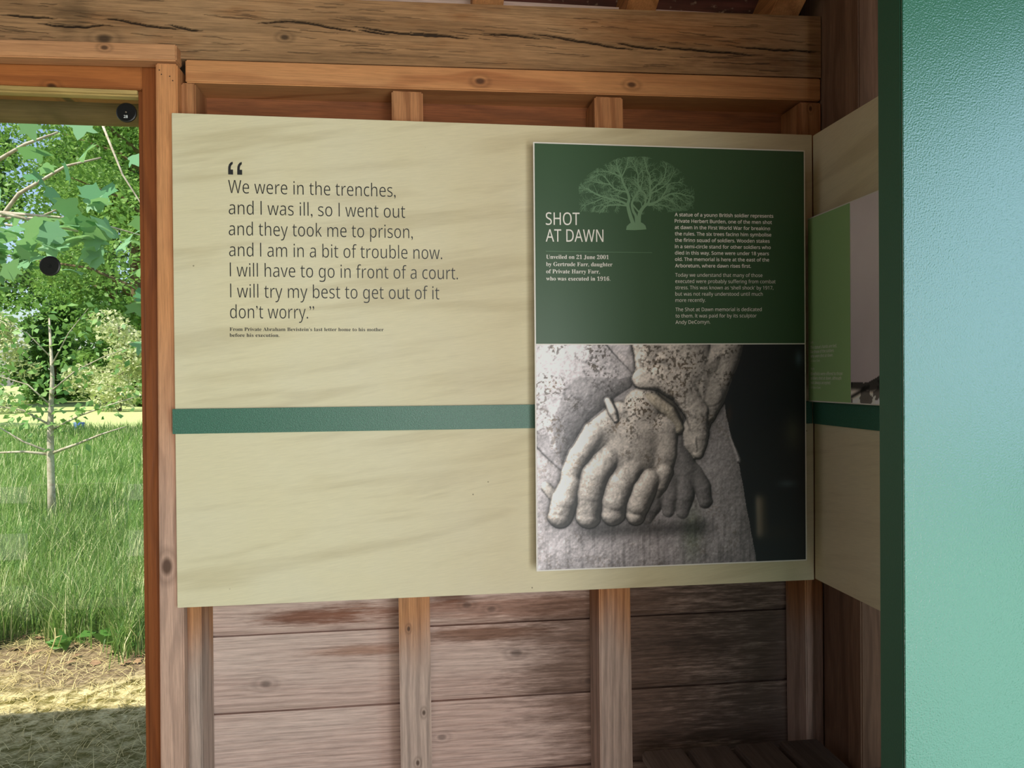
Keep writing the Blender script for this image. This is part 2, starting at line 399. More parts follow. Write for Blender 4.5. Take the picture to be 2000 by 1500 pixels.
M['grass'] = leaf_mat('grass_blade', (60, 104, 40), (150, 180, 92), 0.35, (224, 220, 168))
M['weed'] = leaf_mat('weed_leaf', (84, 136, 58), (124, 168, 84), 0.35)

# ================================================================== THE SHELTER
RIDGE_Y, RIDGE_Z, EAVE_Z = 0.25, 3.45, 2.40
# cladding of the back wall: one board per island
mb = MB()
zs = [-0.02] + [0.1235 + 0.2115*i for i in range(0, 12)]
for i in range(len(zs)-1):
    a, b = zs[i], zs[i+1]
    # a board with a chamfered lower lip
    v = [(-0.64, 2.166, a), (1.235, 2.166, a), (1.235, 2.172, a), (-0.64, 2.172, a),
         (-0.64, 2.160, a+0.012), (1.235, 2.160, a+0.012),
         (-0.64, 2.160, b-0.005), (1.235, 2.160, b-0.005), (1.235, 2.18, b-0.005), (-0.64, 2.18, b-0.005)]
    f = [(0, 1, 5, 4), (4, 5, 7, 6), (6, 7, 8, 9), (9, 8, 2, 3), (3, 2, 1, 0), (0, 4, 6, 9, 3), (1, 2, 8, 7, 5)]
    mb.add(v, f)
mb.box(-0.64, 1.235, 2.173, 2.20, -0.05, 2.52)
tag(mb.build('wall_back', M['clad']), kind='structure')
block('trim_1', -0.55, 1.11, 2.150, 2.159, 2.06, 2.25, M['clad_top'], bevel=0.001); bpy.data.objects['trim_1']['kind'] = 'structure'

mb = MB()
for i in range(11):
    a = 0.2115*i - 0.03
    if a < 2.05: mb.box(1.232, 1.255, 0.75, 2.19, a+0.004, a+0.2115); mb.box(1.232, 1.255, -1.62, -0.90, a+0.004, a+0.2115)
    else: mb.box(1.232, 1.255, -1.62, 2.19, a+0.004, a+0.2115)
mb.box(1.255, 1.27, 0.75, 2.2, -0.05, 2.45); mb.box(1.255, 1.27, -1.62, -0.90, -0.05, 2.45); mb.box(1.255, 1.27, -0.90, 0.75, 2.1, 2.45)
mb.add([(1.235, -1.6, 2.28), (1.235, 2.2, 2.28), (1.235, 2.2, EAVE_Z), (1.235, RIDGE_Y, RIDGE_Z+0.1), (1.235, -1.6, EAVE_Z),
        (1.27, -1.6, 2.28), (1.27, 2.2, 2.28), (1.27, 2.2, EAVE_Z), (1.27, RIDGE_Y, RIDGE_Z+0.1), (1.27, -1.6, EAVE_Z)],
       [(0, 1, 2, 3, 4), (9, 8, 7, 6, 5), (0, 5, 6, 1), (1, 6, 7, 2), (2, 7, 8, 3), (3, 8, 9, 4), (4, 9, 5, 0)])
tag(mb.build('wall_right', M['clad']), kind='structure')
tag(MB().box(-3.45, -3.40, -1.62, 2.19, -0.05, 2.5).build('wall_left', M['clad']), kind='structure')
mb = MB()
mb.box(-3.40, -3.30, -1.66, -1.60, -0.05, 2.5).box(-2.70, -2.05, -1.66, -1.60, -0.05, 0.72).box(-1.80, -0.52, -1.66, -1.60, -0.05, 2.5)
mb.box(1.20, 1.24, -1.66, -1.60, -0.05, 2.5).box(-3.40, 1.24, -1.66, -1.60, 2.12, 2.5)
mb.box(-1.86, -1.80, -1.66, -1.60, -0.05, 2.12)
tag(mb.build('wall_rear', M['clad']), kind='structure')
tag(MB().box(-3.45, 1.27, -1.66, 2.20, -0.06, 0.0).build('floor', M['floor']), kind='structure')
# pitched roof
mb = MB()
def roof_pt(y, up=0.0):
    if y >= RIDGE_Y: return EAVE_Z + (2.30-y)*(RIDGE_Z-EAVE_Z)/(2.30-RIDGE_Y) + up
    return EAVE_Z + (y+1.80)*(RIDGE_Z-EAVE_Z)/(RIDGE_Y+1.80) + up
for (ya, yb) in ((2.62, RIDGE_Y), (RIDGE_Y, -2.1)):
    n = 14
    for i in range(n):
        y0 = ya + (yb-ya)*i/n; y1 = ya + (yb-ya)*(i+1)/n
        y1s = y1 - (yb-ya)*0.004
        v = [(-3.6, y0, roof_pt(y0, .09)), (1.45, y0, roof_pt(y0, .09)), (1.45, y1s, roof_pt(y1s, .09)), (-3.6, y1s, roof_pt(y1s, .09)),
             (-3.6, y0, roof_pt(y0, .13)), (1.45, y0, roof_pt(y0, .13)), (1.45, y1, roof_pt(y1, .13)), (-3.6, y1, roof_pt(y1, .13))]
        mb.add(v, BOXF)
tag(mb.build('ceiling', M['roof']), kind='structure')

def rafter(x0, x1, label):
    y0, y1 = 2.42, RIDGE_Y
    z = lambda y: roof_pt(y)
    v = [(x0, y1, z(y1)-.03), (x1, y1, z(y1)-.03), (x1, y0, z(y0)-.03), (x0, y0, z(y0)-.03), (x0, y1, z(y1)+.088), (x1, y1, z(y1)+.088), (x1, y0, z(y0)+.088), (x0, y0, z(y0)+.088)]
    o = MB().add(v, BOXF).build('rafter', M['rafter'], bevel=0.003)
    return tag(o, label, 'rafter', 'rafters under the roof')
rafter(0.170, 0.255, 'sloping timber rafter just peeking over the beam above the middle of the cream board')
rafter(0.600, 0.685, 'sloping timber rafter above the beam over the left half of the green poster')
rafter(1.020, 1.105, 'orange lit sloping timber rafter above the right end of the beam')
rafter(1.170, 1.225, 'dim sloping timber rafter against the right wall, beyond the end of the beam')

# ------------------------------------------------------------------ the big weathered beam with drying cracks
CRACKS = [
  [(-0.9996, 2.3526), (-0.9585, 2.3535), (-0.9232, 2.3516), (-0.8699, 2.3505)],
  [(-0.9151, 2.3368), (-0.8701, 2.3328), (-0.7983, 2.3326), (-0.7621, 2.3408), (-0.7355, 2.3396)],
  [(-0.7619, 2.3561), (-0.7317, 2.3564), (-0.6953, 2.3493), (-0.6404, 2.3431), (-0.5789, 2.3371)],
  [(-0.6035, 2.3488), (-0.5541, 2.3397), (-0.523, 2.3373)],
  [(-0.3908, 2.3635), (-0.3143, 2.3726), (-0.2501, 2.3706), (-0.1984, 2.36), (-0.1267, 2.3543)],
  [(-0.1462, 2.3693), (-0.1069, 2.3633), (-0.0144, 2.3545), (0.0523, 2.3537), (0.0926, 2.3517)],
  [(-0.0011, 2.3605), (0.0658, 2.3557), (0.1535, 2.3506)],
  [(0.1877, 2.3671), (0.2562, 2.365), (0.3503, 2.36)],
  [(0.3115, 2.3732), (0.3531, 2.3698), (0.4511, 2.358), (0.5503, 2.3461), (0.6147, 2.3408)],
  [(0.5575, 2.3576), (0.6076, 2.3516), (0.6942, 2.3445)],
  [(0.6725, 2.3547), (0.7525, 2.35), (0.8407, 2.347), (0.9523, 2.3437)],
  [(0.9001, 2.3639), (0.9899, 2.361), (1.1463, 2.3611)],
  [(-0.1332, 2.3593), (-0.0807, 2.3539), (-0.0543, 2.3525)],
  [(-2.4, 2.34), (-2.0, 2.345), (-1.5, 2.35), (-1.1, 2.353)]]
def make_beam():
    zb = lambda x: 2.2725 + 0.0137*x
    zt = lambda x: 2.4386 + 0.0187*x
    xs = np.concatenate([np.linspace(-3.38, -1.3, 60)[:-1], np.linspace(-1.3, 1.147, 610)])
    ts = np.linspace(0, 1, 112)
    X, T = np.meshgrid(xs, ts); Z = zb(X) + (zt(X)-zb(X))*T
    rng = np.random.default_rng(3)
    dep = np.zeros_like(X)
    def cut(pl, wid, depth):
        pl = np.array(pl); L = np.r_[0, np.cumsum(np.hypot(*np.diff(pl, axis=0).T))]; tot = L[-1]
        m = (X > pl[:, 0].min()-.02) & (X < pl[:, 0].max()+.02)
        x = X[m]; z = Z[m]; best = np.full(x.shape, 9.0); bs = np.zeros(x.shape)
        z = z + 0.0007*np.sin(x*55+pl[0, 0]*9) + 0.0005*np.sin(x*170)
        for i in range(len(pl)-1):
            a = pl[i]; d = pl[i+1]-a; l2 = d@d
            u = np.clip(((x-a[0])*d[0]+(z-a[1])*d[1])/l2, 0, 1)
            dd = np.hypot(x-a[0]-u*d[0], z-a[1]-u*d[1]); s = (L[i]+u*(L[i+1]-L[i]))/tot
            k = dd < best; best[k] = dd[k]; bs[k] = s[k]
        wl = wid*np.sqrt(np.clip(4*bs*(1-bs), 0.02, 1))
        g = np.clip(1-(best/wl)**2, 0, 1)
        dep[m] = np.maximum(dep[m], g*depth)
    for c in CRACKS: cut(c, 0.0034, 0.010)
    for i in range(110):      # fine checks in the sawn face
        x0 = rng.uniform(-1.1, 1.1); l = rng.uniform(.02, .12); t = rng.uniform(.08, .95); z0 = zb(x0)+(zt(x0)-zb(x0))*t
        sl = -0.06 if 0.35 < t < 0.75 else 0.012
        cut([(x0, z0), (x0+l*.5, z0+l*.5*sl+rng.normal()*.001), (x0+l, z0+l*sl)], 0.0016, 0.003)
    Y = 2.04 + dep
    v = np.stack([X, Y, Z], -1).reshape(-1, 3); nx = len(xs); nz = len(ts)
    i, j = np.meshgrid(np.arange(nx-1), np.arange(nz-1)); a = (j*nx+i).ravel()
    f = np.stack([a, a+1, a+nx+1, a+nx], 1)
    n0 = len(v); x0, x1 = xs[0], xs[-1]
    bv = np.array([(x0, 2.04, zb(x0)), (x1, 2.04, zb(x1)), (x1, 2.16, zb(x1)), (x0, 2.16, zb(x0)), (x0, 2.04, zt(x0)), (x1, 2.04, zt(x1)), (x1, 2.16, zt(x1)), (x0, 2.16, zt(x0))])
    bf = np.array([(0, 3, 2, 1), (4, 5, 6, 7), (1, 2, 6, 5), (2, 3, 7, 6), (3, 0, 4, 7)])+n0
    o = mesh_np('header_beam', np.vstack([v, bv]), np.vstack([f, bf]), M['beam'], None, ((x0+x1)/2, 2.1, 2.35))
    at = o.data.attributes.new('groove', 'FLOAT', 'POINT')
    at.data.foreach_set('value', np.r_[np.clip(dep.ravel()/0.004, 0, 1)*0.92, np.zeros(8)].astype(np.float32))
    tag(o, 'broad weathered brown timber beam with long dark cracks across the top', 'beam')
make_beam()
o = slab('batten', -0.566, 1.147, 2.042, 2.158, lambda x: 2.2122+0.0110*x, lambda x: 2.2715+0.0137*x, M['batten']); tag(o, 'orange knotty pine batten running right under the cracked beam', 'batten')
o = slab('window_trim', -3.38, -0.5760, 2.003, 2.05, lambda x: 2.2540+.018*x, lambda x: 2.2955+.018*x, M['trim']); tag(o, 'narrow orange pine trim board above the window, over the lower beam edge', 'trim board')
# upright timbers
M_NAIL = flat('rusty_nail', (40, 26, 18), 0.6)
def upright(name, label, cat, xt, xb, y0, y1, z0, z1, mat, group=None):
    v = [(xb[0], y0, z0), (xb[1], y0, z0), (xb[1], y1, z0), (xb[0], y1, z0), (xt[0], y0, z1), (xt[1], y0, z1), (xt[1], y1, z1), (xt[0], y1, z1)]
    o = MB().add(v, BOXF).build(name, mat, bevel=0.0035)
    return tag(o, label, cat, group)
post = upright('window_post', 'orange pine post between the window and the cream board, greyish lower down', 'post', (-0.6290, -0.5773), (-0.6385, -0.5770), 2.013, 2.09, 0.0, 2.241, M['post'])
for nx, nz in ((-0.6195, 2.223), (-0.6147, 2.2125), (-0.5950, 2.2085), (-0.5880, 2.198)):
    MB().tube([(nx, 2.0129, nz), (nx, 2.0118, nz)], [.0016, .0012], 8).build('nail', M_NAIL, post)
upright('wall_stud', 'pine wall stud right beside the window post, at the left end of the cream board', 'stud', (-0.5765, -0.541), (-0.5765, -0.5425), 2.04, 2.159, 0.0, 2.2045, M['stud'], 'wall studs behind the cream board')
upright('wall_stud', 'pine wall stud behind the cream board below the quotation, pale and evenly grained', 'stud', (-0.0495, 0.0318), (-0.0395, 0.0425), 2.04, 2.159, 0.0, 2.205, M['stud'], 'wall studs behind the cream board')
upright('wall_stud', 'brown wall stud behind the cream board under the poster, last one before the dark corner', 'stud', (0.4948, 0.5732), (0.4985, 0.5920), 2.04, 2.159, 0.0, 2.211, M['stud'], 'wall studs behind the cream board')
upright('wall_stud', 'knotty corner stud at the right end of the back wall under the batten', 'stud', (1.0820, 1.147), (1.0990, 1.147), 2.04, 2.159, 0.0, 2.218, M['stud'], 'wall studs behind the cream board')
upright('side_stud', 'upright timber of the right wall standing in the corner by the cream side panel', 'stud', (1.112, 1.230), (1.112, 1.230), 1.80, 1.862, 0.0, 2.46, M['gable'])
o = MB().box(1.150, 1.230, 1.90, 2.16, 0.0, 2.62).build('trim_2', M['gable'], bevel=0.003); tag(o, kind='structure')

# ------------------------------------------------------------------ window
win = bpy.data.objects.new('window_1', None); COL.objects.link(win); win.location = (-2.0, 2.09, 0.0); tag(win, kind='structure')
mb = MB(); mb.box(-0.6762, -0.634, 2.058, 2.17, 0.0, 2.25); mb.box(-0.690, -0.6762, 2.072, 2.12, 0.0, 2.1895)
mb.build('jamb', M['jamb'], win, 0.002)
mb = MB(); mb.box(-3.36, -3.30, 2.058, 2.17, 0.0, 2.25); mb.build('jamb', M['jamb'], win, 0.002)
mb = MB(); mb.box(-3.36, -0.6762, 2.058, 2.17, 2.1895, 2.26); mb.build('head', M['head'], win, 0.002)
mb = MB(); mb.box(-3.30, -0.690, 2.066, 2.085, 2.1795, 2.1895); mb.box(-3.30, -0.690, 2.074, 2.10, 2.1755, 2.1815); mb.build('glazing_bead', M['stop'], win, 0.001)
mb = MB(); mb.box(-3.36, -0.6762, 2.05, 2.18, -0.02, 0.10); mb.build('window_sill', M['jamb'], win, 0.003)
mesh_np('pane', [(-3.30, 2.095, 0.08), (-0.688, 2.095, 0.08), (-0.688, 2.095, 2.185), (-3.30, 2.095, 2.185)], [(0, 1, 2, 3)], M['glass'], win, (-2, 2.095, 1.1))
mb = MB(); mb.box(-3.40, -0.66, 2.172, 2.20, 2.24, 2.52); mb.box(-3.40, -0.634, 2.172, 2.20, -0.05, 0.08); tag(mb.build('wall_back_window_side', M['clad']), kind='structure')

def disc(loc, label, text=False):
    r = empty('glass_marker', loc, label, 'marker disc', 'round markers on the window glass')
    n = 40; prof = [(0.0, -0.004), (0.0045, -0.004), (0.005, -0.0032), (0.022, -0.0032), (0.0245, -0.0025), (0.0255, 0.0)]
    v = []; f = []
    for (rad, y) in prof[1:]:
        for k in range(n): a = 2*math.pi*k/n; v.append((loc[0]+rad*math.cos(a), loc[1]+y, loc[2]+rad*math.sin(a)))
    for i in range(len(prof)-2):
        for k in range(n): f.append((i*n+k, i*n+(k+1) % n, (i+1)*n+(k+1) % n, (i+1)*n+k))
    f.append(tuple(range(n)))
    mesh_np('disc', v, f, M['rubber'], r, loc)
    mesh_np('pin', MB().tube([(loc[0], loc[1]-.0042, loc[2]), (loc[0], loc[1]-.0056, loc[2])], [.0022, .0016], 10).v, MB().tube([(0, 0, 0), (0, 1, 0)], [1, 1], 10).f, M['rubber' if not text else 'bark'], r, loc)
    return r
d1 = disc((-0.7262, 2.0945, 2.1412), 'black round disc marked 28 on the glass near the top right of the window', True)
disc((-0.9155, 2.0945, 1.7446), 'plain black round disc stuck lower on the window glass, among the leaves')

# ------------------------------------------------------------------ lettering
def mathfont(s, up, lo, dg):
    o = ''
    for c in s:
        if 'A' <= c <= 'Z': o += chr(up+ord(c)-65)
        elif 'a' <= c <= 'z': o += chr(lo+ord(c)-97)
        elif '0' <= c <= '9': o += chr(dg+ord(c)-48)
        else: o += c
    return o
SANS = lambda s: mathfont(s.replace('I', 'l'), 0x1D5A0, 0x1D5BA, 0x1D7E2)
SANSB = lambda s: mathfont(s, 0x1D5D4, 0x1D5EE, 0x1D7EC)
SERIF = lambda s: mathfont(s, 0x1D400, 0x1D41A, 0x1D7CE)
def glyphs(s, off=0.0, space=1.0, word=1.0):
    c = bpy.data.curves.new('tmp', 'FONT'); c.body = s; c.size = 1.0; c.offset = off; c.resolution_u = 4
    c.space_character = space; c.space_word = word; c.fill_mode = 'FRONT' if hasattr(c, 'fill_mode') else c.fill_mode
    o = bpy.data.objects.new('tmp', c); COL.objects.link(o)
    dg = bpy.context.evaluated_depsgraph_get(); dg.update()
    me = bpy.data.meshes.new_from_object(o.evaluated_get(dg))
    v = np.zeros(len(me.vertices)*3); me.vertices.foreach_get('co', v); f = [tuple(p.vertices) for p in me.polygons]
    bpy.data.objects.remove(o); bpy.data.curves.remove(c); bpy.data.meshes.remove(me)
    return v.reshape(-1, 3)[:, :2], f
def lettering(name, lines, cap, mat, parent, put, style=lambda s: s, off=0.0, space=1.0, word=1.0, capref='H'):
    """lines = (string, left, baseline, width, baseline at right end); put(u, v) -> place"""
    hv, _ = glyphs(style(capref), off); ch = hv[:, 1].max()-hv[:, 1].min()
    V = []; F = []
    for (s, u0, v0, wd, v1) in lines:
        g, f = glyphs(style(s), off, space, word)
        sy = cap/ch; x0, x1 = g[:, 0].min(), g[:, 0].max(); sx = wd/(x1-x0)
        n = len(V)
        for (x, y) in g:
            uu = (x-x0)*sx; V.append(put(u0+uu, v0+(v1-v0)*uu/wd + y*sy))
        F += [tuple(i+n for i in q) for q in f]
    V = np.array(V)
    return mesh_np(name, V, F, mat, parent, (V.min(0)+V.max(0))/2)
_lx, _ly, _lz = d1.location
lettering('number', [('28', _lx-.0060, _lz-.0145, 0.0098, _lz-.0145)], 0.0072, M['chip'], d1, lambda u, v: (u, _ly-.00345, v), SANS, 0.02)

# ------------------------------------------------------------------ cream display board with the quotation
bd = empty('display_board', (0.255, 2.006, 0.883), 'big cream plywood board on the back wall with a black quotation', 'display board')
mb = MB().box(-0.588, 1.0975, 2.000, 2.012, 0.8835, 2.1135)
mb.build('board', M['ply'], bd, 0.0012)
ob = MB().box(-0.592, 1.0900, 1.9915, 1.9995, 1.3175, 1.3795).build('stripe', M['stripe'], bd, 0.0008); ob['label'] = 'dark green speckled strip'
wall_put = lambda u, v: (u, 1.9992, v)
QUOTE = [
  ('We were in the trenches,', -0.4544, 1.9178, 0.4140, 1.9172),
  ('and I was ill, so I went out', -0.4537, 1.8650, 0.4373, 1.8637),
  ('and they took me to prison,', -0.4542, 1.8125, 0.4566, 1.8117),
  ('and I am in a bit of trouble now.', -0.4539, 1.7600, 0.5314, 1.7587),
  ('I will have to go in front of a court.', -0.4528, 1.7094, 0.5706, 1.7067),
  ('I will try my best to get out of it', -0.4525, 1.6568, 0.5218, 1.6546),
  ('don\u2019t worry.\u201d', -0.4533, 1.6048, 0.2055, 1.6042)]
lettering('quotation', QUOTE, 0.0325, M['ink'], bd, wall_put, SANS, -0.008, 1.0, 1.0)
def quote_mark():
    V = []; F = []
    for x0 in (-0.4542, -0.4323):
        pts = [(0, 0), (.0118, 0), (.0118, .0125), (.0062, .0125), (.0064, .0185), (.0080, .0232), (.0112, .0262), (.0112, .0322), (.0060, .0300), (.0022, .0252), (.0004, .0190), (0, .0110)]
        n = len(V); V += [wall_put(x0+p[0], 1.9643+p[1]) for p in pts]; F.append(tuple(range(n, n+len(pts))))
    mesh_np('quotation_mark', V, F, M['ink'], bd, V[0])
quote_mark()
lettering('caption', [('From Private Abraham Bevistein\u2019s last letter home to his mother', -0.4549, 1.5733, 0.3808, 1.5723), ('before his execution.', -0.4551, 1.5584, 0.1211, 1.5579)],
          0.0086, M['ink_brown'], bd, wall_put, SERIF, 0.0)

# ------------------------------------------------------------------ big poster
PX0, PX1, PZ0, PZ1, PZM, PY = 0.3096, 1.0464, 0.9520, 2.0530, 1.5352, 1.945
po = empty('information_poster', (0.678, PY, PZ0), 'large dark green poster over a photograph of stone hands, on the cream board', 'poster')
MB().box(PX0, PX1, PY, PY+0.004, PZ0, PZ1).build('panel', M['print_white'], po, 0.0006)
MB().box(PX0+0.09, PX1-0.06, PY+0.004, 1.9912, PZ0+0.06, PZ1-0.06).build('mounting_frame', M['rubber'], po)
e = 0.0035
put1 = lambda d: (lambda u, v: (u, PY-d, v))
def quad(name, x0, x1, z0, z1, y, mat, parent):
    return mesh_np(name, [(x0, y, z0), (x1, y, z0), (x1, y, z1), (x0, y, z1)], [(0, 1, 2, 3)], mat, parent, ((x0+x1)/2, y, (z0+z1)/2))
quad('header_print', PX0+e, PX1-e, PZM+0.0015, PZ1-e, PY-0.0004, M['print_green'], po)
def printed_tree():
    ox, oz, s = 0.4145, 2.0392, 0.0001766
    rng = random.Random(5); V = []; F = []
    lay = [0]
    def P(p): return (ox+p[0]*s, PY-0.00045-(lay[0] % 40)*8e-6, oz-p[1]*0.0001712+p[0]*0.0000053)
    def strip(pts, w0, w1):
        lay[0] += 1
        n = len(pts); b = len(V)
        for i, p in enumerate(pts):
            a = pts[max(i-1, 0)]; c = pts[min(i+1, n-1)]; dx, dy = c[0]-a[0], c[1]-a[1]; l = math.hypot(dx, dy) or 1
            w_ = (w0+(w1-w0)*i/(n-1))/2
            V.append(P((p[0]-dy/l*w_, p[1]+dx/l*w_))); V.append(P((p[0]+dy/l*w_, p[1]-dx/l*w_)))
        for i in range(n-1): F.append((b+2*i, b+2*i+1, b+2*i+3, b+2*i+2))
    def smooth(pl, k=5):
        out = []
        for i in range(len(pl)-1):
            p0 = pl[max(i-1, 0)]; p1 = pl[i]; p2 = pl[i+1]; p3 = pl[min(i+2, len(pl)-1)]
            for j in range(k):
                t = j/k
                out.append(tuple(0.5*((2*p1[a])+(-p0[a]+p2[a])*t+(2*p0[a]-5*p1[a]+4*p2[a]-p3[a])*t*t+(-p0[a]+3*p1[a]-3*p2[a]+p3[a])*t**3) for a in (0, 1)))
        return out+[pl[-1]]
    def inside(p):
        x, y = p
        t = (x-950)/880
        if abs(t) > 1: return False
        top = 140+430*abs(t)**2.4
        return y > top - 20 and y < 1010 - 60*abs(t)
    def twig(p, ang, ln, w0, depth):
        pts = [p]; x, y = p; a = ang; n = 5
        for i in range(n):
            a += rng.uniform(-.32, .32); x += math.cos(a)*ln/n; y += math.sin(a)*ln/n
            if not inside((x, y)): break
            pts.append((x, y))
        if len(pts) < 2: return
        strip(pts, w0*.85, max(1.8, w0*.35))
        if depth > 0:
            for i in range(1, len(pts)):
                for sgn in (-1, 1):
                    if rng.random() < 0.55: twig(pts[i], a+sgn*rng.uniform(.4, .9), ln*rng.uniform(.4, .62), max(2.5, w0*.55), depth-1)
    limbs = [([(890, 1150), (840, 1000), (810, 860), (830, 760), (800, 650), (740, 520), (710, 420), (660, 300), (640, 190)], 60, 10),
             ([(940, 1150), (930, 1030), (890, 950), (870, 850), (890, 780), (950, 680), (990, 610), (965, 520), (965, 400), (940, 320), (880, 210)], 46, 9),
             ([(975, 1150), (985, 1000), (1040, 900), (1100, 850), (1180, 840), (1270, 800), (1350, 750), (1480, 690), (1600, 690), (1700, 720), (1810, 740)], 60, 8),
             ([(1050, 890), (1080, 800), (1070, 690), (1000, 630), (930, 560)], 34, 10), ([(1110, 850), (1150, 740), (1150, 640), (1150, 500), (1140, 400), (1100, 320), (1070, 180)], 36, 8),
             ([(1150, 660), (1250, 560), (1350, 480), (1390, 340), (1400, 250)], 26, 8), ([(1160, 680), (1290, 620), (1420, 520), (1500, 400)], 22, 7), ([(1300, 790), (1380, 660), (1450, 540), (1580, 520)], 22, 7),
             ([(815, 860), (700, 800), (600, 775), (470, 740), (330, 690), (210, 610), (110, 595)], 36, 7), ([(805, 870), (650, 855), (480, 870), (420, 920), (380, 985)], 24, 6),
             ([(800, 660), (690, 640), (600, 600), (530, 540), (420, 530), (280, 495)], 26, 7), ([(710, 430), (600, 380), (490, 350), (380, 345)], 22, 6), ([(720, 430), (800, 260), (815, 180)], 20, 6),
             ([(880, 850), (990, 985)], 24, 20), ([(800, 780), (640, 720), (520, 700)], 18, 5), ([(560, 560), (430, 400), (320, 420)], 16, 5), ([(1025, 890), (1010, 820), (970, 780)], 14, 5),
             ([(1120, 870), (1250, 860), (1380, 880), (1460, 920)], 18, 5), ([(1350, 760), (1480, 810), (1600, 900)], 18, 5), ([(1480, 690), (1600, 760), (1700, 840)], 16, 5), ([(430, 750), (300, 810), (180, 850)], 16, 5),
             ([(600, 780), (460, 830), (330, 870)], 14, 5), ([(1000, 640), (1040, 420), (1010, 260)], 16, 6)]
    for pl, w0, w1 in limbs:
        sp = smooth(pl); strip(sp, w0, w1)
        n = len(sp); st = int(n*.38) if w0 > 40 else 3
        for i in range(st, n, 1):
            wd = w0+(w1-w0)*i/(n-1); a0 = math.atan2(sp[min(i+1, n-1)][1]-sp[i-1][1], sp[min(i+1, n-1)][0]-sp[i-1][0])
            for sgn in (-1, 1):
                if rng.random() < .55: twig(sp[i], a0+sgn*rng.uniform(.35, .95), rng.uniform(70, 165), min(9, wd*.45), 1)
            if i == n-1:
                for q in range(4): twig(sp[i], a0+rng.uniform(-.6, .6), rng.uniform(60, 130), 5, 1)
    lay[0] = 39; m = [(780, 1235), (790, 1180), (830, 1140), (870, 1120), (900, 1130), (950, 1125), (1000, 1120), (1040, 1140), (1075, 1175), (1088, 1230), (1000, 1236), (900, 1240)]
    b = len(V); V.extend(P(q) for q in m); F.append(tuple(range(b, b+len(m))))
    mesh_np('tree_print', V, F, M['print_tree'], po, V[0])
printed_tree()
lettering('title', [('SHOT', 0.3407, 1.8415, 0.0885, 1.8425), ('AT DAWN', 0.3403, 1.7985, 0.1514, 1.8000)], 0.0318, M['white_ink'], po, put1(.0009), SANS, 0.0, 1.0)
MB().box(0.3401, 0.6219, PY-0.0008, PY-0.0004, 1.7735, 1.7743).build('title_rule', M['print_tree'], po)
lettering('unveiling_text', [('Unveiled on 21 June 2001', 0.3411, 1.7546, 0.1644, 1.7556), ('by Gertrude Farr, daughter', 0.3409, 1.7360, 0.1743, 1.7370), ('of Private Harry Farr,', 0.3408, 1.7174, 0.1408, 1.7182), ('who was executed in 1916.', 0.3407, 1.6990, 0.1686, 1.6998)],
          0.0100, M['white_ink'], po, put1(.0009), SERIF, -0.003)
BOLD = ["A statue of a young British soldier represents", "Private Herbert Burden, one of the men shot", "at dawn in the First World War for breaking", "the rules. The six trees facing him symbolise", "the firing squad of soldiers. Wooden stakes", "in a semi-circle stand for other soldiers who", "died in this way. Some were under 18 years", "old. The memorial is here at the east of the", "Arboretum, where dawn rises first."]
BW = [.2724, .2683, .2631, .2664, .2619, .2648, .2595, .2600, .2092]
BZ = [1.8700, 1.8534, 1.8367, 1.8200, 1.8033, 1.7866, 1.7700, 1.7533, 1.7363]
lettering('bold_text', [(s, 0.6834, z, w_, z+0.001) for s, w_, z in zip(BOLD, BW, BZ)], 0.0092, M['white_ink'], po, put1(.0009), SANS, 0.016)
BODY = [("Today we understand that many of those", .2407, 1.7118), ("executed were probably suffering from combat", .2774, 1.6954), ("stress. This was known as \u2018shell shock\u2019 by 1917,", .2709, 1.6788), ("but was not really understood until much", .2412, 1.6621), ("more recently.", .0826, 1.6455),
        ("The Shot at Dawn memorial is dedicated", .2379, 1.6213), ("to them. It was paid for by its sculptor", .2236, 1.6046), ("Andy DeComyn.", .0950, 1.5879)]
lettering('body_text', [(s, 0.6838, z, w_, z+0.001) for s, w_, z in BODY], 0.0092, M['white_ink'], po, put1(.0009), SANS, -0.002)

# the printed photograph: painted as ink colours on a fine grid
def blur(a, r):
    for ax in (0, 1):
        p = np.pad(a, [(r, r) if k == ax else (0, 0) for k in (0, 1)], mode='edge')
        c = np.cumsum(p, axis=ax); z = np.zeros_like(np.take(c, [0], axis=ax)); c = np.concatenate([z, c], axis=ax)
        n = a.shape[ax]; hi = np.take(c, np.arange(2*r+1, 2*r+1+n), axis=ax); lo = np.take(c, np.arange(0, n), axis=ax)
        a = (hi-lo)/(2*r+1)
    return a
def fbm(h, w_, cell, seed, octs=4):
    rng = np.random.default_rng(seed); out = np.zeros((h, w_)); amp = 1.0; tot = 0
    for o in range(octs):
        c = max(1.5, cell/2**o); gh, gw = int(h/c)+3, int(w_/c)+3; g = rng.random((gh, gw))
        yy = np.arange(h)/c; xx = np.arange(w_)/c; y0 = yy.astype(int); x0 = xx.astype(int); fy = (yy-y0)[:, None]; fx = (xx-x0)[None]
        fy = fy*fy*(3-2*fy); fx = fx*fx*(3-2*fx)
        v = g[y0][:, x0]*(1-fy)*(1-fx)+g[y0+1][:, x0]*fy*(1-fx)+g[y0][:, x0+1]*(1-fy)*fx+g[y0+1][:, x0+1]*fy*fx
        out += v*amp; tot += amp; amp *= .55
    return out/tot
def polymask(pts, X, Y):
    ins = np.zeros(X.shape, bool); d = np.full(X.shape, 9e9); n = len(pts)
    for i in range(n):
        (x0, y0), (x1, y1) = pts[i], pts[(i+1) % n]
        c = ((y0 > Y) != (y1 > Y)) & (X < (x1-x0)*(Y-y0)/((y1-y0) if y1 != y0 else 1e-9)+x0); ins ^= c
        dx, dy = x1-x0, y1-y0; u = np.clip(((X-x0)*dx+(Y-y0)*dy)/(dx*dx+dy*dy+1e-9), 0, 1)
        d = np.minimum(d, np.hypot(X-x0-u*dx, Y-y0-u*dy))
    return ins, d
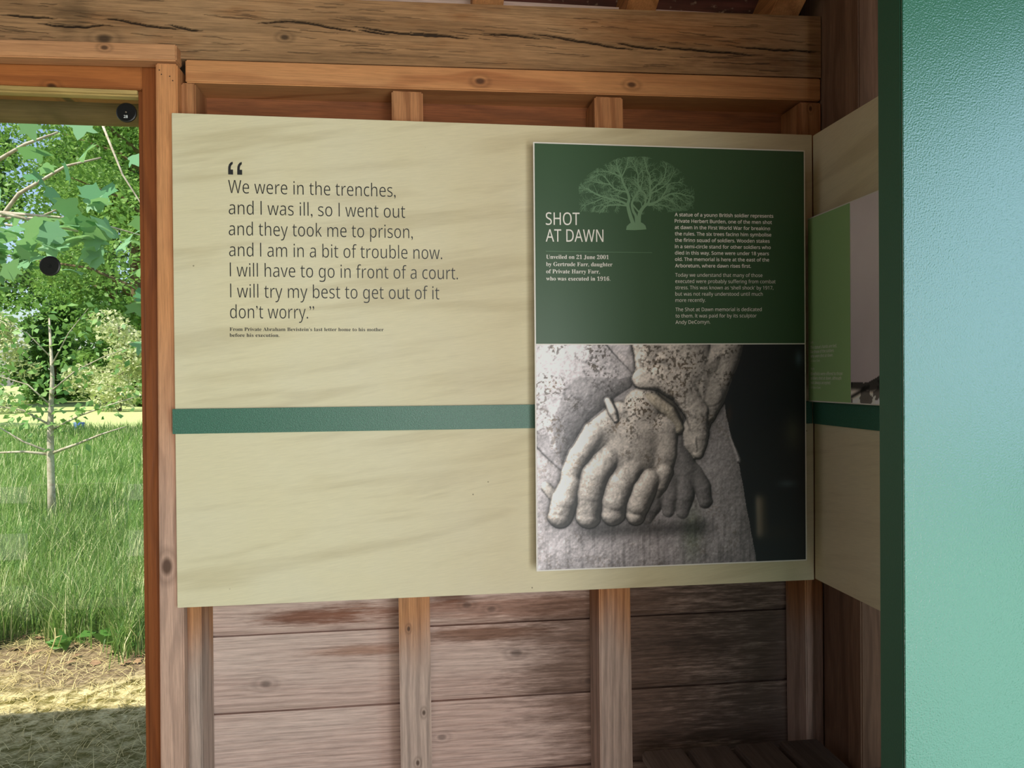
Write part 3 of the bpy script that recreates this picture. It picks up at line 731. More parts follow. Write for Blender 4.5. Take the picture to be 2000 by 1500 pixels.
def stone_photo(W_, H_):
    # drawing units: 1680 wide, 1380 tall
    X, Y = np.meshgrid(np.linspace(0, 1680, W_), np.linspace(0, 1380, H_)); k = 1680/W_
    u_ = 840/W_
    n1 = fbm(H_, W_, 60/u_, 1); n2 = fbm(H_, W_, 14/u_, 2, 3); n3 = fbm(H_, W_, 140/u_, 3); ng = fbm(H_, W_, 5/u_, 9, 2); nf = fbm(H_, W_, 6.5/u_, 17, 3)
    Xw = X+(n1-.5)*22; Yw = Y+(n3-.5)*22
    hgt = np.full(X.shape, -60.0); lab = np.zeros(X.shape, int)
    def put(h, m, l):
        k2 = m & (h > hgt); hgt[k2] = h[k2]; lab[k2] = l
    def poly(pts, z, bulge, soft, l):
        ins, d = polymask(pts, Xw, Yw); put(z+bulge*(1-np.exp(-d/soft)), ins, l)
    def cap(pts, flat=1.0, lift=0.0):
        best = np.full(X.shape, -400.0)
        for i in range(len(pts)-1):
            (x0, y0, r0, z0), (x1, y1, r1, z1) = pts[i], pts[i+1]
            dx, dy = x1-x0, y1-y0; u = np.clip(((Xw-x0)*dx+(Yw-y0)*dy)/(dx*dx+dy*dy), 0, 1)
            q = np.hypot(Xw-x0-u*dx, Yw-y0-u*dy)/(r0+(r1-r0)*u); r = (r0+(r1-r0)*u)*flat
            h = lift+z0+(z1-z0)*u+np.where(q < 1, r*np.sqrt(np.clip(1-q*q, 0, None)), -(q-1)*500)
            best = np.maximum(best, h)
        return best
    def group(parts, kk, floor, l):
        A = np.stack(parts); m = A.max(0); h = m+kk*np.log(np.exp((A-m)/kk).sum(0)); put(h, h > floor, l)
    # skirt of the coat
    poly([(-60, -40), (1120, -40), (1145, 330), (1200, 560), (1260, 800), (1310, 1100), (1365, 1440), (-60, 1440)], -60, 40, 120, 1)
    poly([(1190, 560), (1265, 730), (1262, 750), (1235, 740)], -50, 20, 20, 1)
    # left sleeve, right sleeve
    poly([(-80, -60), (370, -60), (470, 60), (590, 190), (570, 260), (470, 330), (330, 450), (240, 560), (190, 690), (165, 790), (90, 720), (-80, 560)], -20, 110, 150, 2)
    poly([(370, -60), (660, -60), (600, 170), (560, 180)], -50, 20, 40, 2)
    poly([(655, -60), (1290, -60), (1240, 130), (1190, 290), (1100, 430), (1050, 560), (1015, 700), (960, 720), (900, 640), (890, 520), (940, 420), (880, 320), (780, 240), (690, 215), (615, 250), (590, 190)], 10, 120, 120, 3)
    group([cap([(640, 215, 60, 40), (770, 200, 80, 70), (900, 280, 80, 70), (985, 420, 72, 60), (1000, 560, 56, 40), (985, 680, 36, 20)], .55),
           cap([(900, -40, 150, 60), (960, 140, 130, 60), (1060, 300, 90, 40)], .45), cap([(1190, 0, 90, 30), (1130, 220, 80, 40), (1050, 440, 56, 30)], .6),
           cap([(700, -40, 120, 40), (690, 120, 90, 40)], .5)], 14, 25, 3)
    # bared wrist with its rolled band
    group([cap([(650, 330, 90, -45), (760, 370, 90, -45), (850, 470, 70, -45)], .5), cap([(615, 318, 34, 10), (720, 345, 40, 30), (815, 420, 40, 30), (865, 530, 36, 15)], .8)], 8, -20, 4)
    # far hand
    group([cap(q, .8) for q in ([(840, 640, 110, -70), (900, 780, 100, -70), (940, 860, 80, -70)], [(740, 860, 66, -60), (695, 1010, 64, -40), (670, 1085, 52, -50)], [(815, 820, 70, -50), (805, 950, 66, -40), (800, 1040, 54, -50)],
               [(900, 820, 70, -50), (905, 950, 66, -40), (890, 1050, 54, -50)], [(970, 790, 60, -60), (1015, 900, 56, -40), (1035, 985, 52, -45)])], 7, -55, 5)
    # near hand
    group([cap([(650, 390, 130, -20), (600, 560, 200, -40), (570, 660, 215, -50)], .62), cap([(770, 520, 90, 10), (775, 690, 80, 5), (750, 800, 70, -5)], .6), cap([(500, 440, 90, 0), (360, 570, 95, -5), (270, 690, 72, 0)], .7),
           cap([(345, 545, 72, 10), (258, 680, 66, 20), (208, 800, 60, 20), (192, 865, 56, 22)]), cap([(205, 862, 66, 40), (168, 955, 80, 40), (140, 1050, 70, 20)]),
           cap([(440, 690, 72, 20), (358, 800, 86, 42), (322, 920, 84, 34), (308, 1062, 70, 8)]), cap([(580, 765, 70, 16), (510, 870, 84, 40), (470, 970, 82, 34), (458, 1048, 70, 10)]),
           cap([(690, 835, 64, 16), (646, 910, 74, 36), (610, 1000, 72, 28), (596, 1060, 62, 8)]), cap([(775, 800, 56, 10), (748, 880, 46, 0), (715, 950, 30, -20)]),
           cap([(430, 350, 22, 55), (462, 420, 26, 88), (485, 462, 16, 84)], .9), cap([(55, 875, 40, -50), (90, 920, 42, -50)])], 7, -25, 6)
    hs = blur(hgt, max(1, int(3/k))); hs = hs+(n2-.5)*4+(n1-.5)*12
    gy, gx = np.gradient(hs, k); nz = 1/np.sqrt(1+gx*gx+gy*gy)
    L = np.array([-.50, -.50, .70]); dif = np.clip((-gx*L[0]-gy*L[1]+L[2])*nz, 0, 1)
    ao = np.clip(1-(blur(hgt, int(22/k))-hgt)/70, .16, 1.06); ao2 = np.clip(1-(blur(hgt, int(80/k))-hgt)/230, .4, 1.1)
    sh = (.24+.86*dif)*ao*ao2
    side = np.clip(1.12-.40*X/1300, .6, 1.15)*np.clip(1.04-.16*(Y/1380), .8, 1.1)
    base = np.stack([np.full(X.shape, c) for c in (.755, .71, .68)], -1)
    base[lab == 1] = (.78, .74, .745); base[lab == 2] = (.76, .725, .735); base[lab == 5] = (.52, .495, .495); base[lab == 4] = (.66, .615, .56)
    lich = np.clip((nf-.52)*9, 0, 1)*np.clip((n1-.42)*6, 0, 1)
    top = np.clip(1.25-Y/760, .22, 1); lich = lich*np.where((lab == 2) | (lab == 3) | (lab == 6), top, .25)*np.where((lab == 6) & (X > 520) & (Y < 860), 1.5, 1)
    q = fbm(H_//12+3, W_, 9/u_, 12); yy = np.arange(H_)/12; y0 = yy.astype(int); fy = (yy-y0)[:, None]; st = q[y0]*(1-fy)+q[y0+1]*fy
    sk = np.clip((st-.50)*5, 0, 1)*(lab == 1)*.17*np.clip((Y-900)/300, .25, 1)
    col = base*(sh*side)[..., None]
    col *= (1-np.clip(.52*lich, 0, .72))[..., None]; col *= (1-sk)[..., None]; col *= (0.95+.26*(ng-.5)+.18*(n3-.5)+.14*(n2-.5))[..., None]
    brown = np.clip((n1-.5)*3, 0, 1)*np.clip(lich*1.5, 0, 1); col = col*(1+brown[..., None]*np.array([.10, .0, -.14]))
    green = np.exp(-(((X-950)/60)**2+((Y-1180)/160)**2))*(lab == 1); col = col*(1-green[..., None]*np.array([.20, .13, .22]))
    shd = np.exp(-((Y-1150)/55)**2)*np.clip((X-150)/200, 0, 1)*np.clip((1130-X)/120, 0, 1)*(lab == 1); col = col*(1-.5*shd)[..., None]
    bgm = (lab == 0); bg = np.zeros(X.shape+(3,)); bg[:] = (.055, .065, .075)
    def blob(x, y, rx, ry, c, a):
        g = np.exp(-(((X-x)/rx)**2+((Y-y)/ry)**2))[..., None]*a; bg[:] = bg*(1-g)+np.array(c)*g
    blob(1600, 560, 60, 110, (.20, .20, .15), .7); blob(1560, 890, 60, 26, (.20, .23, .24), .7); blob(1640, 90, 26, 50, (.20, .26, .28), .8); blob(1190, 440, 18, 60, (.16, .11, .09), .6); blob(1500, 1200, 150, 60, (.10, .09, .08), .6)
    pm = 1/(1+np.exp(-(34-np.abs(X-(1392+.03*(Y-960))))/7)); pm *= 1/(1+np.exp(-(Y-965)/12))*1/(1+np.exp((Y-1225)/12))
    shade = np.clip((1440-X)/90, .3, 1)
    bg = bg*(1-pm[..., None])+(np.array([.50, .45, .38])*shade[..., None])*pm[..., None]
    col[bgm] = bg[bgm]
    return np.clip(col, 0, 1)
def photo_grid(name, img, put, parent, gain=1.0):
    H_, W_, _ = img.shape
    u, v = np.meshgrid(np.linspace(0, 1, W_), np.linspace(0, 1, H_))
    V = put(u, v).reshape(-1, 3); i, j = np.meshgrid(np.arange(W_-1), np.arange(H_-1)); a = (j*W_+i).ravel()
    f = np.stack([a+W_, a+W_+1, a+1, a], 1)
    o = mesh_np(name, V, f, M['photo'], parent, V[len(V)//2])
    c = np.where(img <= .04045, img/12.92, ((img+.055)/1.055)**2.4)*gain; c = np.minimum(c, .86)
    at = o.data.attributes.new('ink', 'FLOAT_COLOR', 'POINT')
    at.data.foreach_set('color', np.concatenate([c, np.ones((H_, W_, 1))], -1).astype(np.float32).ravel())
    return o
img = stone_photo(520, 412)
photo_grid('photo_print', img, lambda u, v: np.stack([PX0+e+(PX1-PX0-2*e)*u, np.full(u.shape, PY-.0005), PZM-0.0015+(PZ0+e-PZM+.0015)*v], -1), po, 1.95)

# ------------------------------------------------------------------ side panel with its poster (right wall)
sp = empty('side_board', (1.104, 1.35, 0.887), 'cream plywood board on the right wall, meeting the big board in the corner', 'display board')
MB().box(1.0985, 1.1105, 0.96, 1.9985, 0.887, 2.111).build('board', M['ply'], sp, 0.0012)
o = MB().box(1.0900, 1.0980, 0.96, 1.9900, 1.3175, 1.3795).build('stripe', M['stripe'], sp, 0.0008); o['label'] = 'dark green strip'
p2 = empty('side_poster', (1.072, 1.6, 1.38), 'pale grey and light green poster on the right wall, half hidden by the partition', 'poster')
MB().box(1.070, 1.074, 0.975, 1.9765, 1.3790, 1.8770).build('panel', M['print_white'], p2, 0.0005)
MB().box(1.074, 1.0980, 1.03, 1.93, 1.40, 1.85).build('mounting_frame', M['rubber'], p2)
def quadx(name, y0, y1, z0, z1, x, mat, parent):
    return mesh_np(name, [(x, y1, z0), (x, y0, z0), (x, y0, z1), (x, y1, z1)], [(0, 1, 2, 3)], mat, parent, (x, (y0+y1)/2, (z0+z1)/2))
quadx('text_column', 1.7715, 1.9740, 1.3820, 1.8740, 1.0696, M['print_green2'], p2)
put2 = lambda u, v: (1.0693, 1.9630-u, v)
T2 = [('Left:', 0, 1.5365, .0157), ('The statue\u2019s hands are tied,', 0, 1.5218, .1304), ('like those of the soldiers', 0, 1.5100, .1166), ('who were shot at dawn.', .001, 1.4983, .1119), ('\u00a9 Glenn Clark', .002, 1.4864, .0464),
      ('Right:', .002, 1.4655, .0185), ('Blindfolds were offered to those', .001, 1.4506, .1549), ('soldiers shot at dawn, although', .001, 1.4389, .1500), ('not always accepted.', .002, 1.4269, .0988), ('\u00a9 Glenn Clark', .002, 1.4147, .0492)]
for nm, rows, cp, of in (('heading_text', T2[0:1], .0055, -.004), ('caption_text', T2[1:4], .0080, .004), ('credit_text', T2[4:5], .0055, -.004), ('heading_text', T2[5:6], .0055, -.004), ('caption_text', T2[6:9], .0080, .004), ('credit_text', T2[9:10], .0055, -.004)):
    lettering(nm, [(s, u, z, w_, z) for s, u, z, w_ in rows], cp, M['white_ink'], p2, put2, SANS, of)
def cloth_photo(W_, H_):
    X, Y = np.meshgrid(np.linspace(0, 1.60, W_), np.linspace(0, 1, H_))
    n1 = fbm(H_, W_, 60, 21); n2 = fbm(H_, W_, 9, 22, 3); n3 = fbm(H_, W_, 24, 23)
    img = np.stack([.60+.06*(n1-.5)-.10*np.clip(Y-.2, 0, 1), .565+.06*(n1-.5)-.10*np.clip(Y-.2, 0, 1), .56+.06*(n1-.5)-.09*np.clip(Y-.2, 0, 1)], -1)
    edge = .895-.10*np.clip((X-.10)/.25, 0, 1.6)**2*1.0+.02*(n3-.5)
    rock = Y > edge
    d = np.clip((Y-edge)/.035, 0, 1)
    rc = (.70+.25*(n3-.5))[..., None]*np.array([.95, .90, .84])*np.where(n2 > .60, .45, 1)[..., None]
    rc = rc*(.25+.75*np.clip((Y-edge-.028-.05*(X > .10)*np.clip(X-.1, 0, .2)*4)/.02, 0, 1))[..., None]
    crev = np.exp(-((Y-.965+.35*(X-.02))/.010)**2)*(X < .16); rc *= (1-.8*crev)[..., None]
    img[rock] = rc[rock]
    return np.clip(img, 0, 1)
photo_grid('photo_print', cloth_photo(300, 190), lambda u, v: np.stack([np.full(u.shape, 1.0696), 1.7700-(1.7700-0.9785)*u, 1.8740-(1.8740-1.3820)*v], -1), p2, 2.4)

# ------------------------------------------------------------------ green partition in the foreground
pa = empty('partition_panel', (0.85, 0.92, 0.0), 'tall glossy green laminate partition panel standing at the right edge, nearest the viewer', 'partition panel')
ob = MB().box(0.6155, 1.0880, 0.9000, 0.9040, 0.0, 2.30).build('face', M['laminate'], pa, 0.0008)
ob = MB().box(0.6150, 1.0880, 0.9040, 0.9515, 0.0, 2.30).build('core', M['edge'], pa, 0.0008); ob['label'] = 'matt dark green edge'

# ------------------------------------------------------------------ slatted bench in the dark corner
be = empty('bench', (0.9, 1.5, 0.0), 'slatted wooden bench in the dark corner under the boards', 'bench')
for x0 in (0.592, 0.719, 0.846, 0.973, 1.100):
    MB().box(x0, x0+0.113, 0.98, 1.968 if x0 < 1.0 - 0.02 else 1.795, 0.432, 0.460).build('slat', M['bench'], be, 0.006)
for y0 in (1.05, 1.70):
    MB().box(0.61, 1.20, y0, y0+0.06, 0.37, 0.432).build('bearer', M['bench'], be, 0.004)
for y0 in (1.05, 1.70):
    for x0 in (0.63, 1.12):
        MB().box(x0, x0+0.06, y0, y0+0.06, 0.0, 0.37).build('leg', M['bench'], be, 0.004)

# ================================================================== OUTSIDE
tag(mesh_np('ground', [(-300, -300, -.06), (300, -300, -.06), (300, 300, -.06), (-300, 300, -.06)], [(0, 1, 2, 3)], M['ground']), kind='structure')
tag(MB().box(-12, 8, -3.95, -2.75, -.06, -.05).build('garden_path', M['path']), kind='structure')
tag(MB().box(-14, 10, -7.6, -6.0, -.06, -.05).build('garden_path', M['path']), kind='structure')
o = MB().tube([(-4.2, 2.50, 2.296), (-2.2, 2.50, 2.300), (-0.2, 2.50, 2.302), (2.0, 2.50, 2.304)], [.066, .067, .066, .066], 24).build('eave_pole', M['log'], smooth=True)
tag(o, 'thick dark round pole under the eave outside, across the top of the window', 'pole')

rs = np.random.default_rng(11)
def leaf_cloud(name, C, size, mat, parent=None, shape='diamond', up=0.5, seed=0, origin=None):
    r = np.random.default_rng(seed); n = len(C)
    nrm = r.normal(size=(n, 3)); nrm[:, 2] += up*2; nrm /= np.linalg.norm(nrm, axis=1)[:, None]
    a = r.normal(size=(n, 3)); a -= nrm*(a*nrm).sum(1)[:, None]; a /= np.linalg.norm(a, axis=1)[:, None]; b = np.cross(nrm, a)
    s = size*r.uniform(.65, 1.3, n)
    if shape == 'diamond': prof = np.array([(-.5, 0, 0), (-.05, .30, .05), (.5, 0, -.08), (-.05, -.30, .05)])
    else:
        prof = np.array([(-.40, 0, .02), (-.34, .20, 0), (-.40, .34, -.05), (-.20, .33, -.02), (-.02, .34, 0), (.02, .52, -.09), (.14, .40, -.05), (.20, .20, 0), (.38, .15, -.04), (.58, .0, -.12), (.38, -.15, -.04), (.20, -.20, 0), (.14, -.40, -.05), (.02, -.52, -.09), (-.02, -.34, 0), (-.20, -.33, -.02), (-.40, -.34, -.05), (-.34, -.20, 0)])
    k = len(prof)
    V = C[:, None, :] + s[:, None, None]*(prof[None, :, :1]*a[:, None]+prof[None, :, 1:2]*b[:, None]+prof[None, :, 2:]*nrm[:, None])
    f = np.arange(n*k).reshape(n, k)
    o = mesh_np(name, V.reshape(-1, 3), f, mat, parent, C.mean(0) if origin is None else origin)
    at = o.data.attributes.new('var', 'FLOAT', 'POINT'); at.data.foreach_set('value', np.repeat(r.random(n), k).astype(np.float32))
    return o
def crown(n, blobs, r, shell=.35):
    vol = np.array([b[3]*b[4]*b[5] for b in blobs]); idx = r.choice(len(blobs), n, p=vol/vol.sum()); B = np.array(blobs)[idx]
    d = r.normal(size=(n, 3)); d /= np.linalg.norm(d, axis=1)[:, None]; rad = r.uniform(shell, 1, n)**.6
    return B[:, :3]+d*rad[:, None]*B[:, 3:]
def tree(name, label, base, h, rad, nleaf, size, mat, bark, seed, group, cat='tree', low=.12, trunk=.25, nb=16):
    r = np.random.default_rng(seed); t = empty(name, base, label, cat, group)
    mb = MB(); bx, by, bz = base
    mb.tube([(bx, by, bz), (bx+.1*trunk, by, bz+h*.3), (bx-.3*trunk, by, bz+h*.62), (bx, by, bz+h*.9)], [trunk, trunk*.8, trunk*.5, trunk*.15], 10)
    mb.build('trunk', M[bark], t, smooth=True, origin=base)
    mb = MB(); blobs = []
    for i in range(nb):
        f = low+(.96-low)*(i+.5)/nb; z = bz+h*f; a = r.uniform(0, 6.28); rr = rad*(.35+.65*math.sin(math.pi*min(1, .18+f*.82)))*r.uniform(.35, .85)
        p = np.array([bx+rr*math.cos(a), by+rr*math.sin(a), z])
        mb.tube([(bx, by, z-h*.10), tuple((np.array([bx, by, z-h*.05])+p)/2), tuple(p)], [trunk*.3, trunk*.2, trunk*.07], 6)
        b = rad*r.uniform(.32, .55); blobs.append((p[0], p[1], p[2], b, b, b*.72))
    mb.build('branches', M[bark], t, smooth=True, origin=base)
    leaf_cloud('foliage', crown(nleaf, blobs, r), size, M[mat], t, seed=seed+1)
    return t
G1 = 'trees beyond the lawn'
tree('broadleaf_tree', 'tall broad tree behind the sunlit lawn, rightmost in the window beside the jamb', (-16.6, 49, -.06), 21, 5.0, 40000, .34, 'leaf_mid', 'bark_dark', 31, G1, low=.05, trunk=.4, nb=22)
tree('broadleaf_tree', 'tall loose tree behind the lawn at the left edge of the window', (-27.6, 48.5, -.06), 20, 5.0, 34000, .34, 'leaf_dark', 'bark_dark', 33, G1, low=.05, trunk=.4, nb=22)
tree('broadleaf_tree', 'far dark tree filling the gap between the two tall trees across the lawn', (-24.5, 67, -.06), 26, 7.6, 34000, .46, 'leaf_dark', 'bark_dark', 34, G1, low=.02, trunk=.4, nb=26)
for i, (x, lab) in enumerate(((-18.6, 'tall dark shrub between the far trees, right one of three'), (-24.6, 'tall dark shrub between the far trees, middle one of three'), (-30.6, 'tall dark shrub between the far trees, left one of three'), (-10.5, 'tall dark shrub to the right of the far trees, inner one of two'), (-3.5, 'tall dark shrub to the right of the far trees, outer one of two'))):
    tree('tall_shrub', lab, (x, 56.8, -.06), 7.5, 2.6, 9000, .3, 'leaf_dark', 'bark_dark', 36+i*3, 'tall shrubs between the far trees', 'shrub', .03, .12, 14)
G2 = 'bushes along the lawn'
tree('bush', 'pale cream coloured bush across the lawn, left in the window above the sapling', (-20.5, 40, -.06), 4.6, 2.4, 5000, .20, 'leaf_pale', 'bark', 41, G2, 'bush', .05, .08, 12)
tree('bush', 'dark green bush at the left edge of the window behind the sapling', (-15.2, 28, -.06), 2.3, 2.0, 5000, .16, 'leaf_dark', 'bark', 42, G2, 'bush', .05, .08, 12)
tree('bush', 'pale dry looking bush right of centre in the window, across the lawn', (-14.7, 41, -.06), 5.0, 2.4, 5000, .22, 'leaf_pale', 'bark', 43, G2, 'bush', .05, .08, 12)
# middle-distance tree whose drooping crown fills the upper window
mt = tree('lime_tree', 'leafy mid green tree in the middle distance, its low boughs filling the upper window', (-6.3, 21.5, -.06), 13, 5.4, 60000, .13, 'leaf_mid', 'bark_dark', 51, None, low=.26, trunk=.2, nb=22)

# added trees behind the shelter, seen only in the glass, covering the sky reflection
for i, (x, y) in enumerate(((-20.5, -23), (-10.4, -22), (-0.3, -23), (10.2, -22))):
    tree('broadleaf_tree', 'dark tree added behind the shelter to hide sky from the glass, %s of four' % ('first', 'second', 'third', 'last')[i], (x, y, -.06), 8, 3.9, 16000, .38, 'leaf_dark', 'bark_dark', 55+i, 'added trees behind the shelter', low=.05, trunk=.25)

# sapling
sb = (-3.70, 8.43, -0.06)
sg = empty('sapling', sb, 'slim pale stemmed young tree growing in the long grass outside the window', 'tree')
MB().tube([sb, (-3.70, 8.43, .35), (-3.705, 8.43, .70), (-3.70, 8.43, 1.05), (-3.68, 8.44, 1.5), (-3.70, 8.43, 2.1)], [.042, .036, .034, .028, .02, .008], 12).build('trunk', M['bark_pale'], sg, smooth=True, origin=sb)
mb = MB(); LC = []
def bough(pts, r0, nl=0, spread=.1):
    mb.tube(pts, list(np.linspace(r0, r0*.25, len(pts))), 6)
    for _ in range(nl):
        i = rs.integers(0, len(pts)-1); u = rs.random(); p = np.array(pts[i])*(1-u)+np.array(pts[i+1])*u
        LC.append(p+rs.normal(size=3)*spread)
bough([(-3.70, 8.43, .70), (-3.95, 8.42, .735), (-4.25, 8.40, .73), (-4.40, 8.38, .66)], .018)
bough([(-3.70, 8.43, .72), (-3.95, 8.40, .84), (-4.15, 8.38, .98), (-4.45, 8.35, 1.10)], .015, 10)
bough([(-3.70, 8.43, .71), (-3.45, 8.42, .80), (-3.20, 8.40, .90), (-2.95, 8.38, .98)], .018, 6)
bough([(-3.70, 8.43, .95), (-3.40, 8.40, 1.10), (-3.05, 8.36, 1.22), (-2.65, 8.33, 1.34)], .012, 60, .09)
bough([(-3.70, 8.43, 1.0), (-3.95, 8.40, 1.16), (-4.25, 8.36, 1.22), (-4.55, 8.33, 1.20)], .012, 110, .12)
bough([(-3.69, 8.43, 1.2), (-3.9, 8.40, 1.42), (-4.2, 8.38, 1.52), (-4.5, 8.3, 1.48)], .010, 110, .13)
bough([(-3.69, 8.43, 1.35), (-3.45, 8.40, 1.55), (-3.15, 8.36, 1.7), (-2.85, 8.3, 1.8)], .010, 70, .12)
bough([(-3.69, 8.43, 1.7), (-3.9, 8.40, 1.95), (-4.2, 8.38, 2.1)], .008, 70, .14)
bough([(-3.69, 8.43, 1.6), (-3.5, 8.40, 1.95), (-3.3, 8.38, 2.2)], .008, 60, .14)
mb.build('branches', M['bark_pale'], sg, smooth=True, origin=sb)
leaf_cloud('foliage', np.array(LC), .085, M['leaf_young'], sg, seed=61)

# overhanging maple bough close to the window
mo = (-2.9, 4.3, 2.45)
mp = empty('maple_bough', mo, 'leafy maple bough with big lobed leaves hanging just outside the window', 'bough')
mb = MB(); LC = []
bough([(-3.3, 4.4, 2.75), (-2.6, 4.3, 2.50), (-2.1, 4.25, 2.32), (-1.7, 4.2, 2.22)], .020, 0)
bough([(-2.6, 4.3, 2.50), (-2.3, 4.2, 2.28), (-2.05, 4.1, 2.10)], .010, 0)
bough([(-2.1, 4.25, 2.32), (-1.7, 4.3, 2.30), (-1.35, 4.3, 2.20)], .009, 0)
for (x, y, z, n, sx, sz) in ((-2.02, 4.2, 2.18, 34, .22, .07), (-2.12, 4.15, 2.03, 26, .13, .06), (-1.72, 4.2, 2.17, 22, .16, .06), (-1.38, 4.25, 2.18, 7, .07, .08), (-1.62, 4.3, 2.40, 8, .12, .06), (-2.0, 4.4, 2.62, 12, .3, .12), (-1.42, 4.3, 1.88, 4, .05, .05), (-1.40, 4.3, 1.62, 2, .03, .03)):
    for _ in range(n): LC.append((x+rs.normal()*sx, y+rs.normal()*.12, z+rs.normal()*sz))
mb.build('branches', M['bark_pale'], mp, smooth=True, origin=mo)
leaf_cloud('foliage', np.array(LC), .145, M['leaf_maple'], mp, 'maple', .8, 62)
# bare pale branch at the left of the window
bo = (-4.2, 6.2, 2.2)
mb = MB(); LC = []
bough([(-4.4, 6.2, 2.62), (-3.55, 6.2, 2.88), (-3.2, 6.2, 3.02), (-2.85, 6.15, 3.22), (-2.6, 6.1, 3.3)], .028)
bough([(-3.25, 6.2, 3.0), (-3.1, 6.2, 3.12), (-3.05, 6.2, 3.28)], .012)
bough([(-4.4, 6.2, 2.40), (-3.4, 6.2, 2.60), (-3.05, 6.2, 2.68), (-2.9, 6.15, 2.85), (-2.55, 6.1, 3.05), (-2.3, 6.1, 3.12)], .026)
bough([(-3.05, 6.2, 2.68), (-2.8, 6.2, 2.68), (-2.5, 6.15, 2.80)], .014)
bough([(-3.2, 6.2, 2.65), (-2.95, 6.2, 2.62), (-2.75, 6.2, 2.53)], .012)
bough([(-2.3, 6.1, 3.4), (-2.15, 6.1, 3.0), (-2.0, 6.1, 2.75), (-1.85, 6.1, 2.58)], .010)
o = mb.build('bare_branch', M['bark_pale'], smooth=True); tag(o, 'bare pale forked branch reaching in from the left outside the window', 'branch')

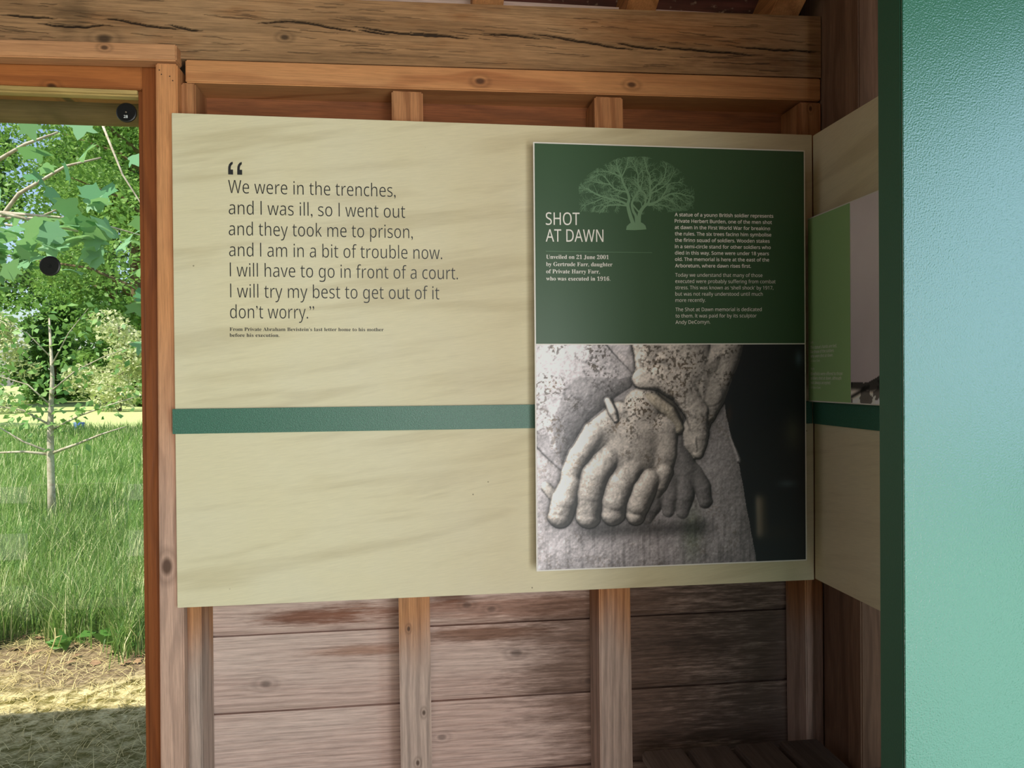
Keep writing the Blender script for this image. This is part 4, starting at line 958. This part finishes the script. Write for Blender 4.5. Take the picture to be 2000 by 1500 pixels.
# long grass, straw, litter
def blades(name, n, ylo, yhi, hlo, hhi, wid, mat, seed, flatten=0.0, power=1.0):
    r = np.random.default_rng(seed)
    y = ylo+(yhi-ylo)*r.random(n)**power; x0 = -y*.66-.5; x1 = -y*.20+.2; x = x0+(x1-x0)*r.random(n)
    y = y+np.where(y < ylo+1.5, .16*np.sin(x*5.1)+.12*np.sin(x*13.7+1)+.1*r.normal(size=n), 0)*(flatten == 0); clump = np.sin(x*2.1+1.3)*np.cos(y*1.7)*.18+1
    h = r.uniform(hlo, hhi, n)*clump; az = r.uniform(0, 6.28, n); bend = r.uniform(.15, .9, n)+flatten
    wv = wid*r.uniform(.6, 1.3, n)*(1+np.clip(y-6, 0, None)*.12)
    dx, dy = np.cos(az), np.sin(az); px, py = -dy, dx
    V = np.zeros((n, 7, 3))
    for i, t in enumerate((0, .4, .75, 1)):
        cx = x+dx*h*bend*t*t*.8; cy = y+dy*h*bend*t*t*.8; cz = -.06+h*t*(1-.35*bend*t)*(1 if flatten == 0 else .25)+.004
        w_ = wv*(1-t**2.2)
        if i < 3:
            V[:, 2*i] = np.stack([cx-px*w_, cy-py*w_, cz], 1); V[:, 2*i+1] = np.stack([cx+px*w_, cy+py*w_, cz], 1)
        else: V[:, 6] = np.stack([cx, cy, cz], 1)
    b = np.arange(n)[:, None]*7
    F = np.concatenate([np.stack([b[:, 0], b[:, 0]+1, b[:, 0]+3, b[:, 0]+2], 1), np.stack([b[:, 0]+2, b[:, 0]+3, b[:, 0]+5, b[:, 0]+4], 1), np.stack([b[:, 0]+4, b[:, 0]+5, b[:, 0]+6, b[:, 0]+6], 1)])
    quads = F[:2*n]; tris = np.stack([b[:, 0]+4, b[:, 0]+5, b[:, 0]+6], 1)
    me_v = V.reshape(-1, 3)
    me = bpy.data.meshes.new(name); nq = len(quads); nt = len(tris)
    me.vertices.add(len(me_v)); me.vertices.foreach_set('co', me_v.astype(np.float32).ravel())
    me.loops.add(nq*4+nt*3); me.loops.foreach_set('vertex_index', np.r_[quads.ravel(), tris.ravel()].astype(np.int32))
    me.polygons.add(nq+nt); me.polygons.foreach_set('loop_start', np.r_[np.arange(nq)*4, nq*4+np.arange(nt)*3].astype(np.int32)); me.update(calc_edges=True)
    me.materials.append(mat); o = bpy.data.objects.new(name, me); COL.objects.link(o)
    at = me.attributes.new('var', 'FLOAT', 'POINT'); at.data.foreach_set('value', np.repeat(r.random(n), 7).astype(np.float32))
    return o
tag(blades('long_grass', 62000, 4.75, 25.0, .14, .42, .0030, M['grass'], 71, power=1.9), 'long uncut green grass with pale seed stalks beyond the bare strip outside', 'grass', kind='stuff')
tag(blades('dry_grass', 6500, 2.5, 5.0, .05, .22, .0016, M['straw'], 72, flatten=.8), 'flattened dry straw coloured grass on the bare strip below the window', 'dry grass', kind='stuff')
C = np.stack([rs.uniform(-3.2, -1.0, 140), rs.uniform(4.3, 5.3, 140), np.full(140, -.045)], 1)
o = leaf_cloud('leaf_litter', C, .06, M['dead_leaf'], None, 'maple', 3.0, 73); tag(o, 'brown dead leaves scattered where the long grass meets the bare soil', 'dead leaves', kind='stuff')
for i, (x, y, s, lab) in enumerate(((-1.95, 4.62, .15, 'broad leaved green weed in the bare soil, left one below the long grass'), (-1.62, 4.55, .17, 'broad leaved green weed in the bare soil, middle one below the long grass'), (-1.42, 4.72, .13, 'broad leaved green weed in the bare soil nearest the window jamb'))):
    r = np.random.default_rng(80+i); n = 9; a = r.uniform(0, 6.28, n); q = s*r.uniform(.25, .7, n)
    C = np.stack([x+q*np.cos(a), y+q*np.sin(a), -.05+s*r.uniform(.15, .5, n)], 1)
    tag(leaf_cloud('weed', C, s*.9, M['weed'], None, 'diamond', .8, 90+i, (x, y, -.06)), lab, 'weed', 'weeds in the bare soil')
mb = MB(); mb.tube([(-1.90, 4.22, -.06), (-1.87, 4.22, .04), (-1.84, 4.22, .13), (-1.845, 4.22, .18)], [.004, .0035, .003, .002], 6); mb.tube([(-1.84, 4.22, .13), (-1.81, 4.22, .14), (-1.83, 4.22, .08)], [.003, .002, .0015], 6)
tag(mb.build('dry_stalk', M['straw'], smooth=True), 'single pale dry stalk standing on the sunlit bare strip', 'stalk')
tag(MB().tube([(-10.4, 25.6, -.06), (-10.4, 25.6, .16)], [.13, .16], 14).build('blue_tub', M['blue'], smooth=True), 'small blue object lying at the near edge of the sunlit lawn', 'tub')
